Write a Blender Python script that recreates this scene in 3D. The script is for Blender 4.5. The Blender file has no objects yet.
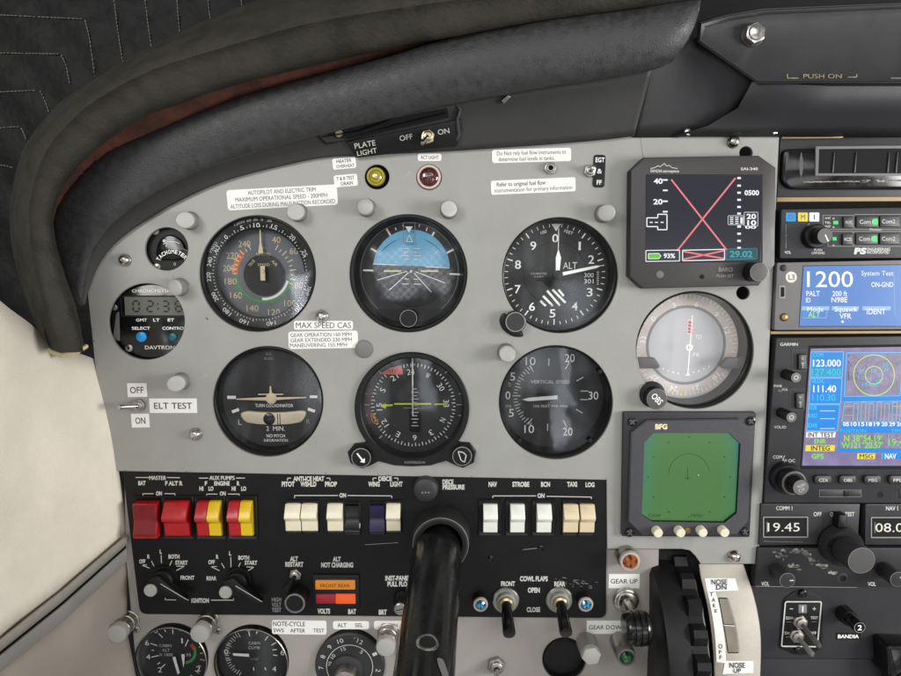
import bpy, bmesh, math, random
from math import sin, cos, pi, radians, sqrt, atan2
from mathutils import Vector
from mathutils.geometry import tessellate_polygon
random.seed(7)
SC = bpy.context.scene
COL = SC.collection
# ---------------------------------------------------------------- camera: a phone held before the panel, tipped slightly down
FPX, CXP, CYP = 680.0, 450.5, 338.0
TILT = radians(6.5)
DW = 0.483                      # metres from the lens to the panel
S = DW / FPX                    # metres per photo pixel on the panel
FWD = Vector((0, cos(TILT), -sin(TILT))); UPV = Vector((0, sin(TILT), cos(TILT))); RGT = Vector((1, 0, 0))
CAM = Vector((0, -DW, 0))
def P(px, py, h=0.0):
    """point seen at a photo pixel, h (in panel pixels) in front of the panel sheet"""
    d = FWD * FPX + RGT * (px - CXP) + UPV * (CYP - py)
    t = (DW - h * S) / d.y
    return CAM + d * t
def kof(px, py, h=0.0):
    return (P(px + .5, py, h) - P(px - .5, py, h)).length
# ---------------------------------------------------------------- materials
MATS = {}
def lin(c):
    return tuple(((x / 255) / 12.92 if x <= 10.3 else ((x / 255 + .055) / 1.055) ** 2.4) for x in c)
def M(key, col, rough=.5, metal=0., bump=0., bscale=1800, var=0., vscale=80, spec=.5, emit=0., coat=0., rvar=.0, trans=0., bdist=.0004):
    m = bpy.data.materials.new(key); m.use_nodes = True
    nt = m.node_tree; b = nt.nodes['Principled BSDF']; c = lin(col)
    b.inputs['Base Color'].default_value = (*c, 1); b.inputs['Roughness'].default_value = rough
    b.inputs['Metallic'].default_value = metal; b.inputs['Specular IOR Level'].default_value = spec
    b.inputs['Coat Weight'].default_value = coat; b.inputs['Transmission Weight'].default_value = trans
    if emit:
        b.inputs['Emission Color'].default_value = (*c, 1); b.inputs['Emission Strength'].default_value = emit
        b.inputs['Base Color'].default_value = (c[0] * .08, c[1] * .08, c[2] * .08, 1)
    tc = None
    if bump or var or rvar:
        tc = nt.nodes.new('ShaderNodeTexCoord')
    if bump:
        n = nt.nodes.new('ShaderNodeTexNoise'); n.inputs['Scale'].default_value = bscale; n.inputs['Detail'].default_value = 4
        nt.links.new(tc.outputs['Object'], n.inputs['Vector'])
        bp = nt.nodes.new('ShaderNodeBump'); bp.inputs['Strength'].default_value = bump; bp.inputs['Distance'].default_value = bdist
        nt.links.new(n.outputs['Fac'], bp.inputs['Height']); nt.links.new(bp.outputs['Normal'], b.inputs['Normal'])
    if var or rvar:
        n = nt.nodes.new('ShaderNodeTexNoise'); n.inputs['Scale'].default_value = vscale; n.inputs['Detail'].default_value = 8; n.inputs['Roughness'].default_value = .65
        nt.links.new(tc.outputs['Object'], n.inputs['Vector'])
        if var:
            r = nt.nodes.new('ShaderNodeValToRGB')
            r.color_ramp.elements[0].position = .3; r.color_ramp.elements[1].position = .72
            r.color_ramp.elements[0].color = (*[x * (1 - var) for x in c], 1); r.color_ramp.elements[1].color = (*[min(1, x * (1 + var)) for x in c], 1)
            nt.links.new(n.outputs['Fac'], r.inputs['Fac'])
            nt.links.new(r.outputs['Color'], b.inputs['Emission Color' if emit else 'Base Color'])
        if rvar:
            q = nt.nodes.new('ShaderNodeMapRange'); q.inputs['From Min'].default_value = .3; q.inputs['From Max'].default_value = .7
            q.inputs['To Min'].default_value = max(.03, rough - rvar); q.inputs['To Max'].default_value = min(1, rough + rvar)
            nt.links.new(n.outputs['Fac'], q.inputs['Value']); nt.links.new(q.outputs['Result'], b.inputs['Roughness'])
    MATS[key] = m
    return key
def glass_mat(key, ior=1.5, tint=(1, 1, 1), rough=.015, smear=.0):
    m = bpy.data.materials.new(key); m.use_nodes = True; nt = m.node_tree
    for n in list(nt.nodes): nt.nodes.remove(n)
    o = nt.nodes.new('ShaderNodeOutputMaterial'); mx = nt.nodes.new('ShaderNodeMixShader')
    t = nt.nodes.new('ShaderNodeBsdfTransparent'); t.inputs['Color'].default_value = (*tint, 1)
    g = nt.nodes.new('ShaderNodeBsdfGlossy'); g.inputs['Roughness'].default_value = rough
    f = nt.nodes.new('ShaderNodeFresnel'); f.inputs['IOR'].default_value = ior
    nt.links.new(f.outputs[0], mx.inputs[0]); nt.links.new(t.outputs[0], mx.inputs[1]); nt.links.new(g.outputs[0], mx.inputs[2])
    last = mx
    if smear:      # dust and finger smears on the glass
        d = nt.nodes.new('ShaderNodeBsdfDiffuse'); d.inputs['Color'].default_value = (.6, .6, .58, 1)
        tc = nt.nodes.new('ShaderNodeTexCoord'); n = nt.nodes.new('ShaderNodeTexNoise'); n.inputs['Scale'].default_value = 70; n.inputs['Detail'].default_value = 9
        mp = nt.nodes.new('ShaderNodeMapRange'); mp.inputs['From Min'].default_value = .42; mp.inputs['From Max'].default_value = .8
        mp.inputs['To Min'].default_value = smear * .25; mp.inputs['To Max'].default_value = smear
        m2 = nt.nodes.new('ShaderNodeMixShader')
        nt.links.new(tc.outputs['Object'], n.inputs['Vector']); nt.links.new(n.outputs['Fac'], mp.inputs['Value'])
        nt.links.new(mp.outputs['Result'], m2.inputs[0]); nt.links.new(mx.outputs[0], m2.inputs[1]); nt.links.new(d.outputs[0], m2.inputs[2])
        last = m2
    nt.links.new(last.outputs[0], o.inputs[0]); MATS[key] = m
    return key
# ---------------------------------------------------------------- text outlines
_TX = {}
def text_mesh(s, bold):
    if 'M' in s or 'm' in s: bold = 0.
    if (s, bold) not in _TX:
        cu = bpy.data.curves.new('letters', 'FONT'); cu.body = s; cu.size = 1; cu.offset = bold; cu.resolution_u = 3
        cu.fill_mode = 'FRONT'
        ob = bpy.data.objects.new('letters', cu); me = bpy.data.meshes.new_from_object(ob)
        vs = [(v.co.x, v.co.y) for v in me.vertices]; fs = [tuple(p.vertices) for p in me.polygons]
        bpy.data.objects.remove(ob); bpy.data.curves.remove(cu); bpy.data.meshes.remove(me)
        xs = [v[0] for v in vs] or [0, 1]; x0, x1 = min(xs), max(xs)
        _TX[(s, bold)] = (vs, fs, x0, x1)
    return _TX[(s, bold)]
CAPH = .69
# ---------------------------------------------------------------- outlines
def circ(cx, cy, r, n=48, ry=None, a0=0):
    ry = ry or r
    return [(cx + r * cos(a0 + 2 * pi * i / n), cy + ry * sin(a0 + 2 * pi * i / n)) for i in range(n)]
def rr(x0, y0, x1, y1, r=0., n=5):
    if r <= 0: return [(x0, y0), (x1, y0), (x1, y1), (x0, y1)]
    p = []
    for cx, cy, a in ((x1 - r, y1 - r, 0), (x0 + r, y1 - r, 90), (x0 + r, y0 + r, 180), (x1 - r, y0 + r, 270)):
        for i in range(n + 1):
            t = radians(a + 90 * i / n); p.append((cx + r * cos(t), cy + r * sin(t)))
    return p
def rc(cx, cy, w, h, r=0., n=5): return rr(cx - w / 2, cy - h / 2, cx + w / 2, cy + h / 2, r, n)
def roundpoly(pts, r, n=4):
    out = []; N = len(pts)
    for i in range(N):
        a, b, c = Vector(pts[i - 1]), Vector(pts[i]), Vector(pts[(i + 1) % N])
        u, v = (a - b), (c - b); ru = min(r, u.length * .45); rv = min(r, v.length * .45)
        p, q = b + u.normalized() * ru, b + v.normalized() * rv
        for k in range(n + 1):
            t = k / n; w = p * (1 - t) ** 2 + b * 2 * t * (1 - t) + q * t * t; out.append((w.x, w.y))
    return out
def area(p): return sum(p[i - 1][0] * p[i][1] - p[i][0] * p[i - 1][1] for i in range(len(p))) / 2
def offset(p, d):
    """grow an outline by d"""
    if area(p) < 0: d = -d
    o = []; N = len(p)
    for i in range(N):
        a, b, c = Vector(p[i - 1]), Vector(p[i]), Vector(p[(i + 1) % N])
        e, f = (b - a), (c - b)
        if e.length < 1e-9: e = f
        if f.length < 1e-9: f = e
        e.normalize(); f.normalize()
        n1, n2 = Vector((e.y, -e.x)), Vector((f.y, -f.x)); n = n1 + n2
        if n.length < 1e-6: n = n1
        n.normalize(); s = max(.4, n.dot(n1)); q = b + n * (d / s); o.append((q.x, q.y))
    return o
def spline(pts, n=6):
    """Catmull-Rom through points of any dimension"""
    out = []; N = len(pts)
    for i in range(N - 1):
        p0, p1, p2, p3 = pts[max(0, i - 1)], pts[i], pts[i + 1], pts[min(N - 1, i + 2)]
        for k in range(n):
            t = k / n
            out.append(tuple(.5 * ((2 * b) + (c - a) * t + (2 * a - 5 * b + 4 * c - d) * t * t + (3 * b - a - 3 * c + d) * t ** 3) for a, b, c, d in zip(p0, p1, p2, p3)))
    out.append(tuple(pts[-1])); return out
# ---------------------------------------------------------------- mesh builder
class MB:
    def __init__(s, xf, sy): s.xf, s.sy, s.v, s.f, s.m, s.mats = xf, sy, [], [], [], []
    def V(s, x, y, z): s.v.append(tuple(s.xf(x, y, z))); return len(s.v) - 1
    def F(s, idx, mat):
        if mat not in s.mats: s.mats.append(mat)
        s.f.append(tuple(idx)); s.m.append(s.mats.index(mat))
    def poly(s, pts, z, mat): s.F([s.V(x, y, z) for x, y in pts], mat); return s
    def strip(s, A, B, mat, close=True):
        n = len(A)
        for i in range(n if close else n - 1): s.F((A[i], A[(i + 1) % n], B[(i + 1) % n], B[i]), mat)
    def ring(s, pts, z): return [s.V(x, y, z) for x, y in pts]
    def prism(s, pts, z0, z1, mat, bev=0., cap=None, back=True):
        A = s.ring(pts, z0)
        if back: s.F(A[::-1], mat)
        if bev:
            B = s.ring(pts, z1 - bev); s.strip(A, B, mat)
            i1 = offset(pts, -bev * .35); C = s.ring(i1, z1 - bev * .3); s.strip(B, C, mat)
            D = s.ring(offset(pts, -bev), z1); s.strip(C, D, mat); s.F(D, cap or mat)
        else:
            B = s.ring(pts, z1); s.strip(A, B, mat); s.F(B, cap or mat)
        return s
    def plate(s, outer, holes, z0, z1, mat, bev=.6, edge=None):
        loops = [outer] + holes; idx = [s.ring(l, z1) for l in loops]; flat = [i for l in idx for i in l]
        for t in tessellate_polygon([[Vector((x, y, 0)) for x, y in l] for l in loops]): s.F([flat[i] for i in t], mat)
        for q, (l, ix) in enumerate(zip(loops, idx)):
            B = s.ring(offset(l, bev if q == 0 else -bev), z1 - bev); s.strip(ix, B, edge or mat)
            C = s.ring(offset(l, bev if q == 0 else -bev), z0); s.strip(B, C, edge or mat)
        return s
    def lathe(s, cx, cy, prof, mat, n=40, capend=True, mats=None, wob=None):
        prev = None
        for j, (r, z) in enumerate(prof):
            R = [s.V(cx + (r + (wob(i, j) if wob else 0)) * cos(2 * pi * i / n), cy + (r + (wob(i, j) if wob else 0)) * sin(2 * pi * i / n), z) for i in range(n)]
            if prev: s.strip(prev, R, mats[j - 1] if mats else mat)
            prev = R
        if capend: s.F(prev, mats[-1] if mats else mat)
        return s
    def annulus(s, cx, cy, r0, r1, z, mat, n=64): return s.lathe(cx, cy, [(r0, z), (r1, z)], mat, n, False)
    def disc(s, cx, cy, r, z, mat, n=48): return s.poly(circ(cx, cy, r, n), z, mat)
    def line(s, x0, y0, x1, y1, w, z, mat, w1=None):
        w1 = w if w1 is None else w1; dx, dy = x1 - x0, y1 - y0; L = sqrt(dx * dx + dy * dy) or 1; nx, ny = -dy / L / 2, dx / L / 2
        return s.poly([(x0 + nx * w, y0 + ny * w), (x1 + nx * w1, y1 + ny * w1), (x1 - nx * w1, y1 - ny * w1), (x0 - nx * w, y0 - ny * w)], z, mat)
    def pline(s, pts, w, z, mat):
        for a, b in zip(pts, pts[1:]): s.line(*a, *b, w, z, mat)
        return s
    def frame(s, x0, y0, x1, y1, w, z, mat, r=0):
        o = rr(x0, y0, x1, y1, r); i = rr(x0 + w, y0 + w, x1 - w, y1 - w, max(0, r - w) if r else 0)
        if r and r - w <= 0: i = rr(x0 + w, y0 + w, x1 - w, y1 - w, .01)
        s.strip(s.ring(o, z), s.ring(i, z), mat); return s
    def arc(s, cx, cy, r0, r1, a0, a1, z, mat, n=28):
        A = [s.V(cx + r0 * cos(radians(a0 + (a1 - a0) * i / n)), cy + s.sy * r0 * sin(radians(a0 + (a1 - a0) * i / n)), z) for i in range(n + 1)]
        B = [s.V(cx + r1 * cos(radians(a0 + (a1 - a0) * i / n)), cy + s.sy * r1 * sin(radians(a0 + (a1 - a0) * i / n)), z) for i in range(n + 1)]
        s.strip(A, B, mat, False); return s
    def tick(s, cx, cy, a, r0, r1, w, z, mat):
        c, q = cos(radians(a)), s.sy * sin(radians(a)); return s.line(cx + r0 * c, cy + r0 * q, cx + r1 * c, cy + r1 * q, w, z, mat)
    def text(s, t, cx, cy, h, z, mat, w=None, rot=0., bold=.0, al='C', sk=0.):
        if bold > .012 and ('M' in t or 'm' in t): s.text(t, cx + bold * h * 1.1, cy, h, z + .035, mat, w, rot, 0., al, sk); cx -= bold * h * 1.1
        vs, fs, x0, x1 = text_mesh(t, bold); sc = h / CAPH; sx = (w / max(1e-6, x1 - x0)) if w else sc
        mid = {'C': (x0 + x1) / 2, 'L': x0, 'R': x1}[al]; c, q = cos(radians(rot)), sin(radians(rot)); b = len(s.v)
        for x, y in vs:
            X = (x - mid) * sx; Y = (y - CAPH / 2) * sc; X += sk * Y
            s.V(cx + X * c - Y * q, cy + s.sy * (X * q + Y * c), z)
        for f in fs: s.F([b + i for i in f], mat)
        return s
    def tube(s, pts, radii, mat, n=16, cap=True, mats=None, sq=1.):
        prev = None; ps = [Vector(p) for p in pts]; ref = None
        for j, p in enumerate(ps):
            d = (ps[min(j + 1, len(ps) - 1)] - ps[max(j - 1, 0)]).normalized()
            if ref is None: ref = Vector((0, 1, 0)) if abs(d.y) < .9 else Vector((1, 0, 0))
            u = ref.cross(d).normalized(); w = d.cross(u); ref = w
            R = [s.V(*(p + (u * cos(2 * pi * i / n) + w * sq * sin(2 * pi * i / n)) * radii[j])) for i in range(n)]
            if prev: s.strip(prev, R, mats[j - 1] if mats else mat)
            elif cap: s.F(R[::-1], mat)
            prev = R
        if cap: s.F(prev, mats[-1] if mats else mat)
        return s
    def knurl(s, cx, cy, r, z0, z1, mat, n=36, d=.06, cap=None, ring=None, capr=.82):
        w = lambda i, j: (-r * d if (i % 2 and j in (1, 2)) else 0)
        s.lathe(cx, cy, [(r, z0), (r, z0 + .01), (r, z1 - r * .12), (r * .93, z1)], mat, n, False, wob=w)
        s.lathe(cx, cy, [(r * .93, z1), (r * capr, z1 + .05)], ring or mat, n, False)
        s.disc(cx, cy, r * capr, z1 + .05, cap or mat, n); return s
    def hexnut(s, cx, cy, r, z0, z1, mat, rot=0.):
        return s.prism([(cx + r * cos(rot + i * pi / 3), cy + r * sin(rot + i * pi / 3)) for i in range(6)], z0, z1, mat, r * .12)
    def grid(s, rows, mat, closeU=False):
        """rows of (x,y,z) points lofted into a sheet"""
        ix = [[s.V(*p) for p in r] for r in rows]
        for a, b in zip(ix, ix[1:]): s.strip(a, b, mat, closeU)
        return s
    def build(s, name, parent=None, smooth=35, loc=None, solid=0.):
        me = bpy.data.meshes.new(name); me.from_pydata(s.v, [], s.f)
        for k in s.mats: me.materials.append(MATS[k])
        me.polygons.foreach_set('material_index', s.m)
        if smooth:
            me.polygons.foreach_set('use_smooth', [True] * len(s.f))
            bm = bmesh.new(); bm.from_mesh(me)
            bmesh.ops.remove_doubles(bm, verts=bm.verts, dist=1e-7)
            bmesh.ops.recalc_face_normals(bm, faces=bm.faces)
            bm.to_mesh(me); bm.free()
            me.set_sharp_from_angle(angle=radians(smooth))
        me.update()
        o = bpy.data.objects.new(name, me); COL.objects.link(o)
        if solid:
            md = o.modifiers.new('thickness', 'SOLIDIFY'); md.thickness = solid; md.offset = 0
        if parent: o.parent = parent
        return o
class T:
    """one thing: its base point, the scale there, its parts"""
    def __init__(s, name, label, cat, px, py, h=0., rot=0., group=None, hp=None, kind=None):
        hp = h if hp is None else hp
        s.name, s.label, s.cat, s.group, s.kind, s.rot = name, label, cat, group, kind, rot
        p = P(px, py, hp); s.loc = Vector((p.x, -h * S, p.z)); s.k = kof(px, py, hp); s.h = h; s.root = None
    def L(s, sc=1.):
        k = s.k; return MB(lambda x, y, z: (x * k * sc, -z * k, y * k * sc), 1)
    def Ph(s, h0=None, hf=None):
        """photo coordinates, measured on the plane h0 (or on the surface hf(px, py)), z = height over the panel"""
        o = s.loc; h0 = s.h if h0 is None else h0
        if hf: return MB(lambda x, y, z: P(x, y, hf(x, y) + z) - o, -1)
        def q(x, y, z):
            p = P(x, y, h0); return (p.x - o.x, -z * S - o.y, p.z - o.z)
        return MB(q, -1)
    def P3(s):
        o = s.loc; return MB(lambda x, y, z: P(x, y, z) - o, -1)
    def props(s, o):
        if s.label: o['label'] = s.label
        if s.cat: o['category'] = s.cat
        if s.group: o['group'] = s.group
        if s.kind: o['kind'] = s.kind
        o.location = s.loc; o.rotation_euler = (0, -radians(s.rot), 0)
    def solo(s, mb, smooth=35, solid=0.):
        s.root = mb.build(s.name, None, smooth, solid=solid); s.props(s.root); return s.root
    def empty(s):
        if s.root is None:
            s.root = bpy.data.objects.new(s.name, None); s.root.empty_display_size = .005; COL.objects.link(s.root); s.props(s.root)
        return s.root
    def part(s, name, mb, parent=None, label=None, smooth=35, solid=0.):
        o = mb.build(name, parent or s.empty(), smooth, solid=solid)
        if label: o['label'] = label
        return o
def dup(root, px, py, h=0., label=None, rot=None, hp=None, group=None):
    r = root.copy(); COL.objects.link(r); p = P(px, py, h if hp is None else hp); r.location = (p.x, -h * S, p.z)
    if rot is not None: r.rotation_euler = (0, -radians(rot), 0)
    if label: r['label'] = label
    if group: r['group'] = group
    for ch in list(root.children):
        c = ch.copy(); COL.objects.link(c); c.parent = r
        for g in ch.children:
            d = g.copy(); COL.objects.link(d); d.parent = c
    return r
# ================================================================ materials
M('panel', (153, 152, 147), .4, bump=.25, bscale=2600, var=.075, vscale=26, rvar=.16)
M('panel_edge', (120, 119, 114), .5)
M('lower_grey', (156, 150, 143), .48, bump=.3, bscale=1400, var=.09, vscale=18, rvar=.1)
M('black', (16, 16, 16), .45, spec=.35, bump=.2, bscale=2200, var=.2, vscale=60)
M('blackmatt', (15, 15, 15), .62, bump=.25, bscale=3000)
M('blackgloss', (16, 16, 17), .16, var=.2, vscale=90, rvar=.08)
M('void', (6, 6, 6), .9)
M('switchblack', (14, 13, 13), .42, spec=.3, bump=.15, bscale=2600, var=.25, vscale=40, rvar=.1)
M('bezel', (15, 15, 15), .42, spec=.35, bump=.2, bscale=3200)
M('dial', (27, 27, 28), .6, var=.08, vscale=60)
M('dial_asi_haze', (104, 108, 112), .6, var=.06, vscale=40)  # grey lifted to paint the glass's reflected haze into the dial
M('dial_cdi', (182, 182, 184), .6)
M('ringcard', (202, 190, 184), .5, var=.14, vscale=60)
M('white', (246, 245, 240), .5)
M('offwhite', (214, 210, 196), .5)
M('lume', (232, 214, 178), .5)
M('beige', (222, 196, 150), .5)
M('ballcream', (226, 214, 184), .35, var=.1, vscale=70)
M('silk', (205, 203, 195), .55, var=.15, vscale=500)
M('silkdim', (140, 139, 134), .55)
M('yellow', (215, 190, 40), .5)
M('lime', (205, 220, 40), .5)
M('orange', (214, 110, 40), .5)
M('redor', (205, 92, 50), .5)
M('green', (70, 150, 70), .5)
M('red', (200, 45, 40), .5)
M('pink', (226, 120, 110), .5)
M('maroon', (84, 40, 44), .5)
M('skyblue', (108, 186, 226), .5)
M('skydark', (40, 96, 128), .5)
M('ground', (40, 38, 37), .6)
M('chrome', (200, 196, 188), .22, 1, rvar=.1, vscale=200)
M('steel', (170, 166, 158), .35, 1, rvar=.12, vscale=160)
M('brass', (190, 176, 140), .3, 1)
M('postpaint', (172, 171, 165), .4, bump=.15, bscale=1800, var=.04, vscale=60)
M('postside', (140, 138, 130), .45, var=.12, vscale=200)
M('rockmid', (122, 24, 30), .3, rvar=.08, var=.2, vscale=60)
M('capgrey', (112, 112, 108), .5)
M('paper', (236, 235, 229), .55, var=.02, vscale=90)
M('ink', (38, 36, 36), .6)
M('inkgrey', (85, 80, 78), .6)
M('rockred', (176, 28, 34), .3, rvar=.08, var=.1, vscale=60)
M('rockdark', (92, 26, 26), .35, rvar=.08, var=.15, vscale=80)
M('rockyellow', (222, 186, 30), .3, var=.05, vscale=70)
M('rockcream', (224, 216, 190), .35, var=.04, vscale=70)
M('rockwhite', (228, 228, 218), .35, var=.03, vscale=70)
M('rocktan', (216, 200, 164), .35, var=.06, vscale=70)
M('rockblue', (34, 24, 62), .3)
M('fab_olive', (50, 47, 40), .7, spec=.3, bump=.8, bscale=420, var=.36, vscale=44, bdist=.0007, rvar=.18)
M('leather', (54, 53, 53), .5, bump=.55, bscale=1050, var=.3, vscale=190, rvar=.2, bdist=.0006)
M('valance', (50, 49, 48), .55, bump=.35, bscale=1500, var=.12, vscale=16, rvar=.08)
M('rust', (72, 38, 26), .85, bump=.8, bscale=500, var=.6, vscale=60)
M('quilt', (11, 10, 9), .55, spec=.2, bump=.4, bscale=120, var=.3, vscale=60, bdist=.002)
M('thread', (118, 112, 100), .8)
M('hoodplastic', (42, 42, 43), .45, bump=.4, bscale=1800, var=.12, vscale=30, rvar=.1)
M('hoodunder', (40, 40, 42), .5, bump=.3, bscale=1800, var=.2, vscale=20)
M('wallcream', (232, 223, 206), .7, bump=.6, bscale=1100, var=.1, vscale=16, bdist=.0006)
M('wallgrey', (158, 148, 136), .6, var=.12, vscale=9, bump=.3, bscale=900)
M('alu', (150, 146, 140), .45, .1, var=.1, vscale=30, rvar=.1)
M('alulip', (166, 160, 150), .45, .3, var=.12, vscale=40)
M('fringe', (206, 190, 150), .85, bump=.6, bscale=900)
M('wornyellow', (136, 128, 96), .6, var=.5, vscale=500)
M('tanstrip', (168, 142, 104), .6, var=.1, vscale=60)
M('radio', (46, 46, 48), .42, bump=.3, bscale=2600, var=.1, vscale=50, rvar=.06)
M('radiogrey', (118, 116, 114), .42, bump=.25, bscale=2600, var=.05, vscale=60)
M('radiodark', (36, 36, 38), .45, bump=.3, bscale=2400, var=.18, vscale=40)
M('rubber', (44, 44, 45), .5, bump=.25, bscale=2500)
M('knobface', (88, 86, 84), .4, var=.08, vscale=300, metal=.3)
M('knobring', (150, 148, 142), .35, metal=.6)
M('sandia', (62, 58, 58), .42, bump=.2, bscale=2800, var=.06, vscale=60, rvar=.06)
M('charcoal', (62, 62, 66), .5, bump=.8, bscale=1500, var=.12, vscale=200, bdist=.0004)
M('plategrey', (104, 102, 100), .42, bump=.2, bscale=2500)
M('wear', (148, 142, 130), .6, var=.25, vscale=400)
M('lcd', (96, 98, 92), .3)
M('lcdink', (22, 24, 22), .4)
M('btnblue', (34, 140, 210), .3)
M('btnteal', (28, 92, 100), .3)
M('jewelblue', (24, 136, 172), .1, spec=.8, coat=.6)
M('jewelamber', (160, 74, 6), .1, spec=.8, coat=.6)
M('jewelgreen', (10, 92, 44), .1, spec=.8, coat=.6)
M('jewelyellow', (170, 150, 40), .1, spec=.8, coat=.5)
M('olivering', (150, 140, 44), .35)
M('jewelred', (70, 24, 22), .12, spec=.8, coat=.5)
M('lampwhite', (176, 162, 152), .45, var=.08, vscale=200)
M('lamppink', (206, 180, 172), .45)
M('goldring', (150, 116, 70), .35, metal=.6)
M('yokeblack', (17, 17, 18), .24, rvar=.14, vscale=60, var=.25)
M('yokerub', (30, 29, 28), .55, bump=.3, bscale=1500)
M('pedbeige', (186, 178, 165), .55, bump=.5, bscale=900, var=.1, vscale=40, bdist=.0005)
M('slotgrey', (128, 118, 104), .6, var=.2, vscale=60)
# light-giving materials
M('scr_dark', (58, 60, 70), .18, emit=.55)
M('scr_white', (240, 242, 245), .4, emit=.95)
M('scr_pink', (236, 118, 130), .4, emit=.95)
M('scr_green', (96, 200, 60), .4, emit=.9)
M('scr_teal', (40, 150, 160), .4, emit=.9)
M('scr_tealdk', (10, 60, 74), .4, emit=.9)
M('scr_black', (20, 22, 26), .4, emit=.5)
M('xp_blue', (98, 142, 212), .25, emit=.88, var=.06, vscale=40)
M('xp_light', (150, 188, 226), .4, emit=.9)
M('xp_green', (150, 236, 130), .4, emit=.95)
M('g_bg', (138, 128, 168), .25, emit=.95, var=.25, vscale=90)
M('g_map', (140, 132, 158), .3, emit=.95, var=.35, vscale=170)
M('g_blue', (24, 134, 222), .3, emit=1.)
M('g_line', (130, 200, 240), .3, emit=.9)
M('g_cyan', (60, 200, 236), .3, emit=.95)
M('g_teal', (30, 160, 205), .3, emit=.9)
M('g_green', (130, 232, 70), .3, emit=.95)
M('g_yellow', (236, 222, 70), .3, emit=.95)
M('g_ring', (190, 224, 130), .3, emit=.95)
M('g_purple', (96, 60, 130), .3, emit=.8)
M('g_ink', (20, 30, 60), .3, emit=.6)
M('led', (70, 220, 120), .3, emit=1.0)
M('ann_amber', (240, 146, 34), .35, emit=.62, var=.06, vscale=200)
M('ann_red', (176, 26, 44), .3, emit=.55)
M('ann_orange', (255, 96, 30), .3, emit=.75)
M('wirered', (226, 70, 24), .4)
glass_mat('glass', 1.5, smear=.014)
glass_mat('glass_clean', 1.45)
# the stormscope's backlit screen: green, bluer towards its edges where the backlight sits
def storm_screen():
    M('storm', (92, 160, 66), .22, emit=.52); m = MATS['storm']; nt = m.node_tree; b = nt.nodes['Principled BSDF']
    tc = nt.nodes.new('ShaderNodeTexCoord'); sp = nt.nodes.new('ShaderNodeSeparateXYZ'); nt.links.new(tc.outputs['Generated'], sp.inputs[0])
    n = nt.nodes.new('ShaderNodeTexNoise'); n.inputs['Scale'].default_value = 3; nt.links.new(tc.outputs['Generated'], n.inputs['Vector'])
    a = nt.nodes.new('ShaderNodeMath'); a.operation = 'SUBTRACT'; a.inputs[1].default_value = .5; nt.links.new(sp.outputs['X'], a.inputs[0])
    q = nt.nodes.new('ShaderNodeMath'); q.operation = 'ABSOLUTE'; nt.links.new(a.outputs[0], q.inputs[0])
    z = nt.nodes.new('ShaderNodeMath'); z.operation = 'MULTIPLY_ADD'; z.inputs[1].default_value = .12; nt.links.new(sp.outputs['Z'], z.inputs[0]); nt.links.new(q.outputs[0], z.inputs[2])
    w = nt.nodes.new('ShaderNodeMath'); w.operation = 'MULTIPLY_ADD'; w.inputs[1].default_value = .12; nt.links.new(n.outputs['Fac'], w.inputs[0]); nt.links.new(z.outputs[0], w.inputs[2])
    r = nt.nodes.new('ShaderNodeValToRGB'); nt.links.new(w.outputs[0], r.inputs['Fac'])
    e = r.color_ramp.elements; e[0].position = .42; e[0].color = (*lin((98, 150, 86)), 1); e[1].position = .68; e[1].color = (*lin((90, 146, 162)), 1)
    k = r.color_ramp.elements.new(.575); k.color = (*lin((92, 158, 112)), 1)
    nt.links.new(r.outputs['Color'], b.inputs['Emission Color'])
storm_screen()
# ================================================================ the setting
w = T('bulkhead', None, None, 450, 340, -150, kind='structure'); m = w.P3()
m.grid([[(-700, -500, -150), (1700, -500, -150)], [(-700, 1300, -150), (1700, 1300, -150)]], 'void'); w.solo(m)
# side wall of the cabin, coming back past the panel's edge
w = T('side_wall', None, None, 60, 450, 40, kind='structure')
m = w.P3()
U = spline([(-130, 190, 260), (-60, 250, 200), (0, 303, 130), (28, 324, 85), (52, 346, 55), (78, 354, 15), (100, 362, -12)], 5)
Lw = spline([(-130, 770, 260), (-60, 697, 200), (0, 641, 130), (34, 614, 95), (62, 592, 65), (98, 563, 25), (128, 538, -12)], 5)
rows = []
for j in range(13):
    t = j / 12
    rows.append([(a[0] * (1 - t) + b[0] * t, a[1] * (1 - t) + b[1] * t, a[2] * (1 - t) + b[2] * t + 9 * sin(pi * t)) for a, b in zip(U, Lw)])
m.grid(rows, 'wallcream'); w.solo(m, 80, solid=.003)
w = T('lower_wall', None, None, 80, 640, 40, kind='structure'); m = w.P3()
A = [(-90, 740, 215), (0, 665, 128), (60, 617, 64), (100, 582, 24), (126, 560, -8)]
B = [(-90, 880, 215), (0, 790, 128), (60, 740, 64), (100, 710, 24), (140, 700, -8)]
m.grid([spline(A, 4), spline([(a[0], (a[1] + b[1]) / 2, a[2] + 8) for a, b in zip(A, B)], 4), spline(B, 4)], 'wallgrey'); w.solo(m, 80, solid=.002)
# metal trim rail between the two
t = T('trim_rail', 'diagonal grey metal rail between the cream side wall and the greyer wall below it', 'trim', 66, 605, 60)
def railrow(o0, z): return [(-90 , 724 + o0, 218 + z), (0, 641 + o0, 131 + z), (62, 592 + o0 * .95, 66 + z), (127, 536 + o0 * .8, -8 + z)]
m = t.P3(); m.grid([railrow(-3, 2), railrow(-1, 9), railrow(5, 10), railrow(9, 7), railrow(10.5, 1)], 'alulip'); t.part('lip', m, smooth=50)
m = t.P3(); m.grid([railrow(10, 0), railrow(14, 0)], 'void'); t.part('groove', m)
m = t.P3(); m.grid([railrow(13.5, 3), railrow(15, 5), railrow(30, 5), railrow(32, 2)], 'alu'); t.part('strip', m, smooth=50)
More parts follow.
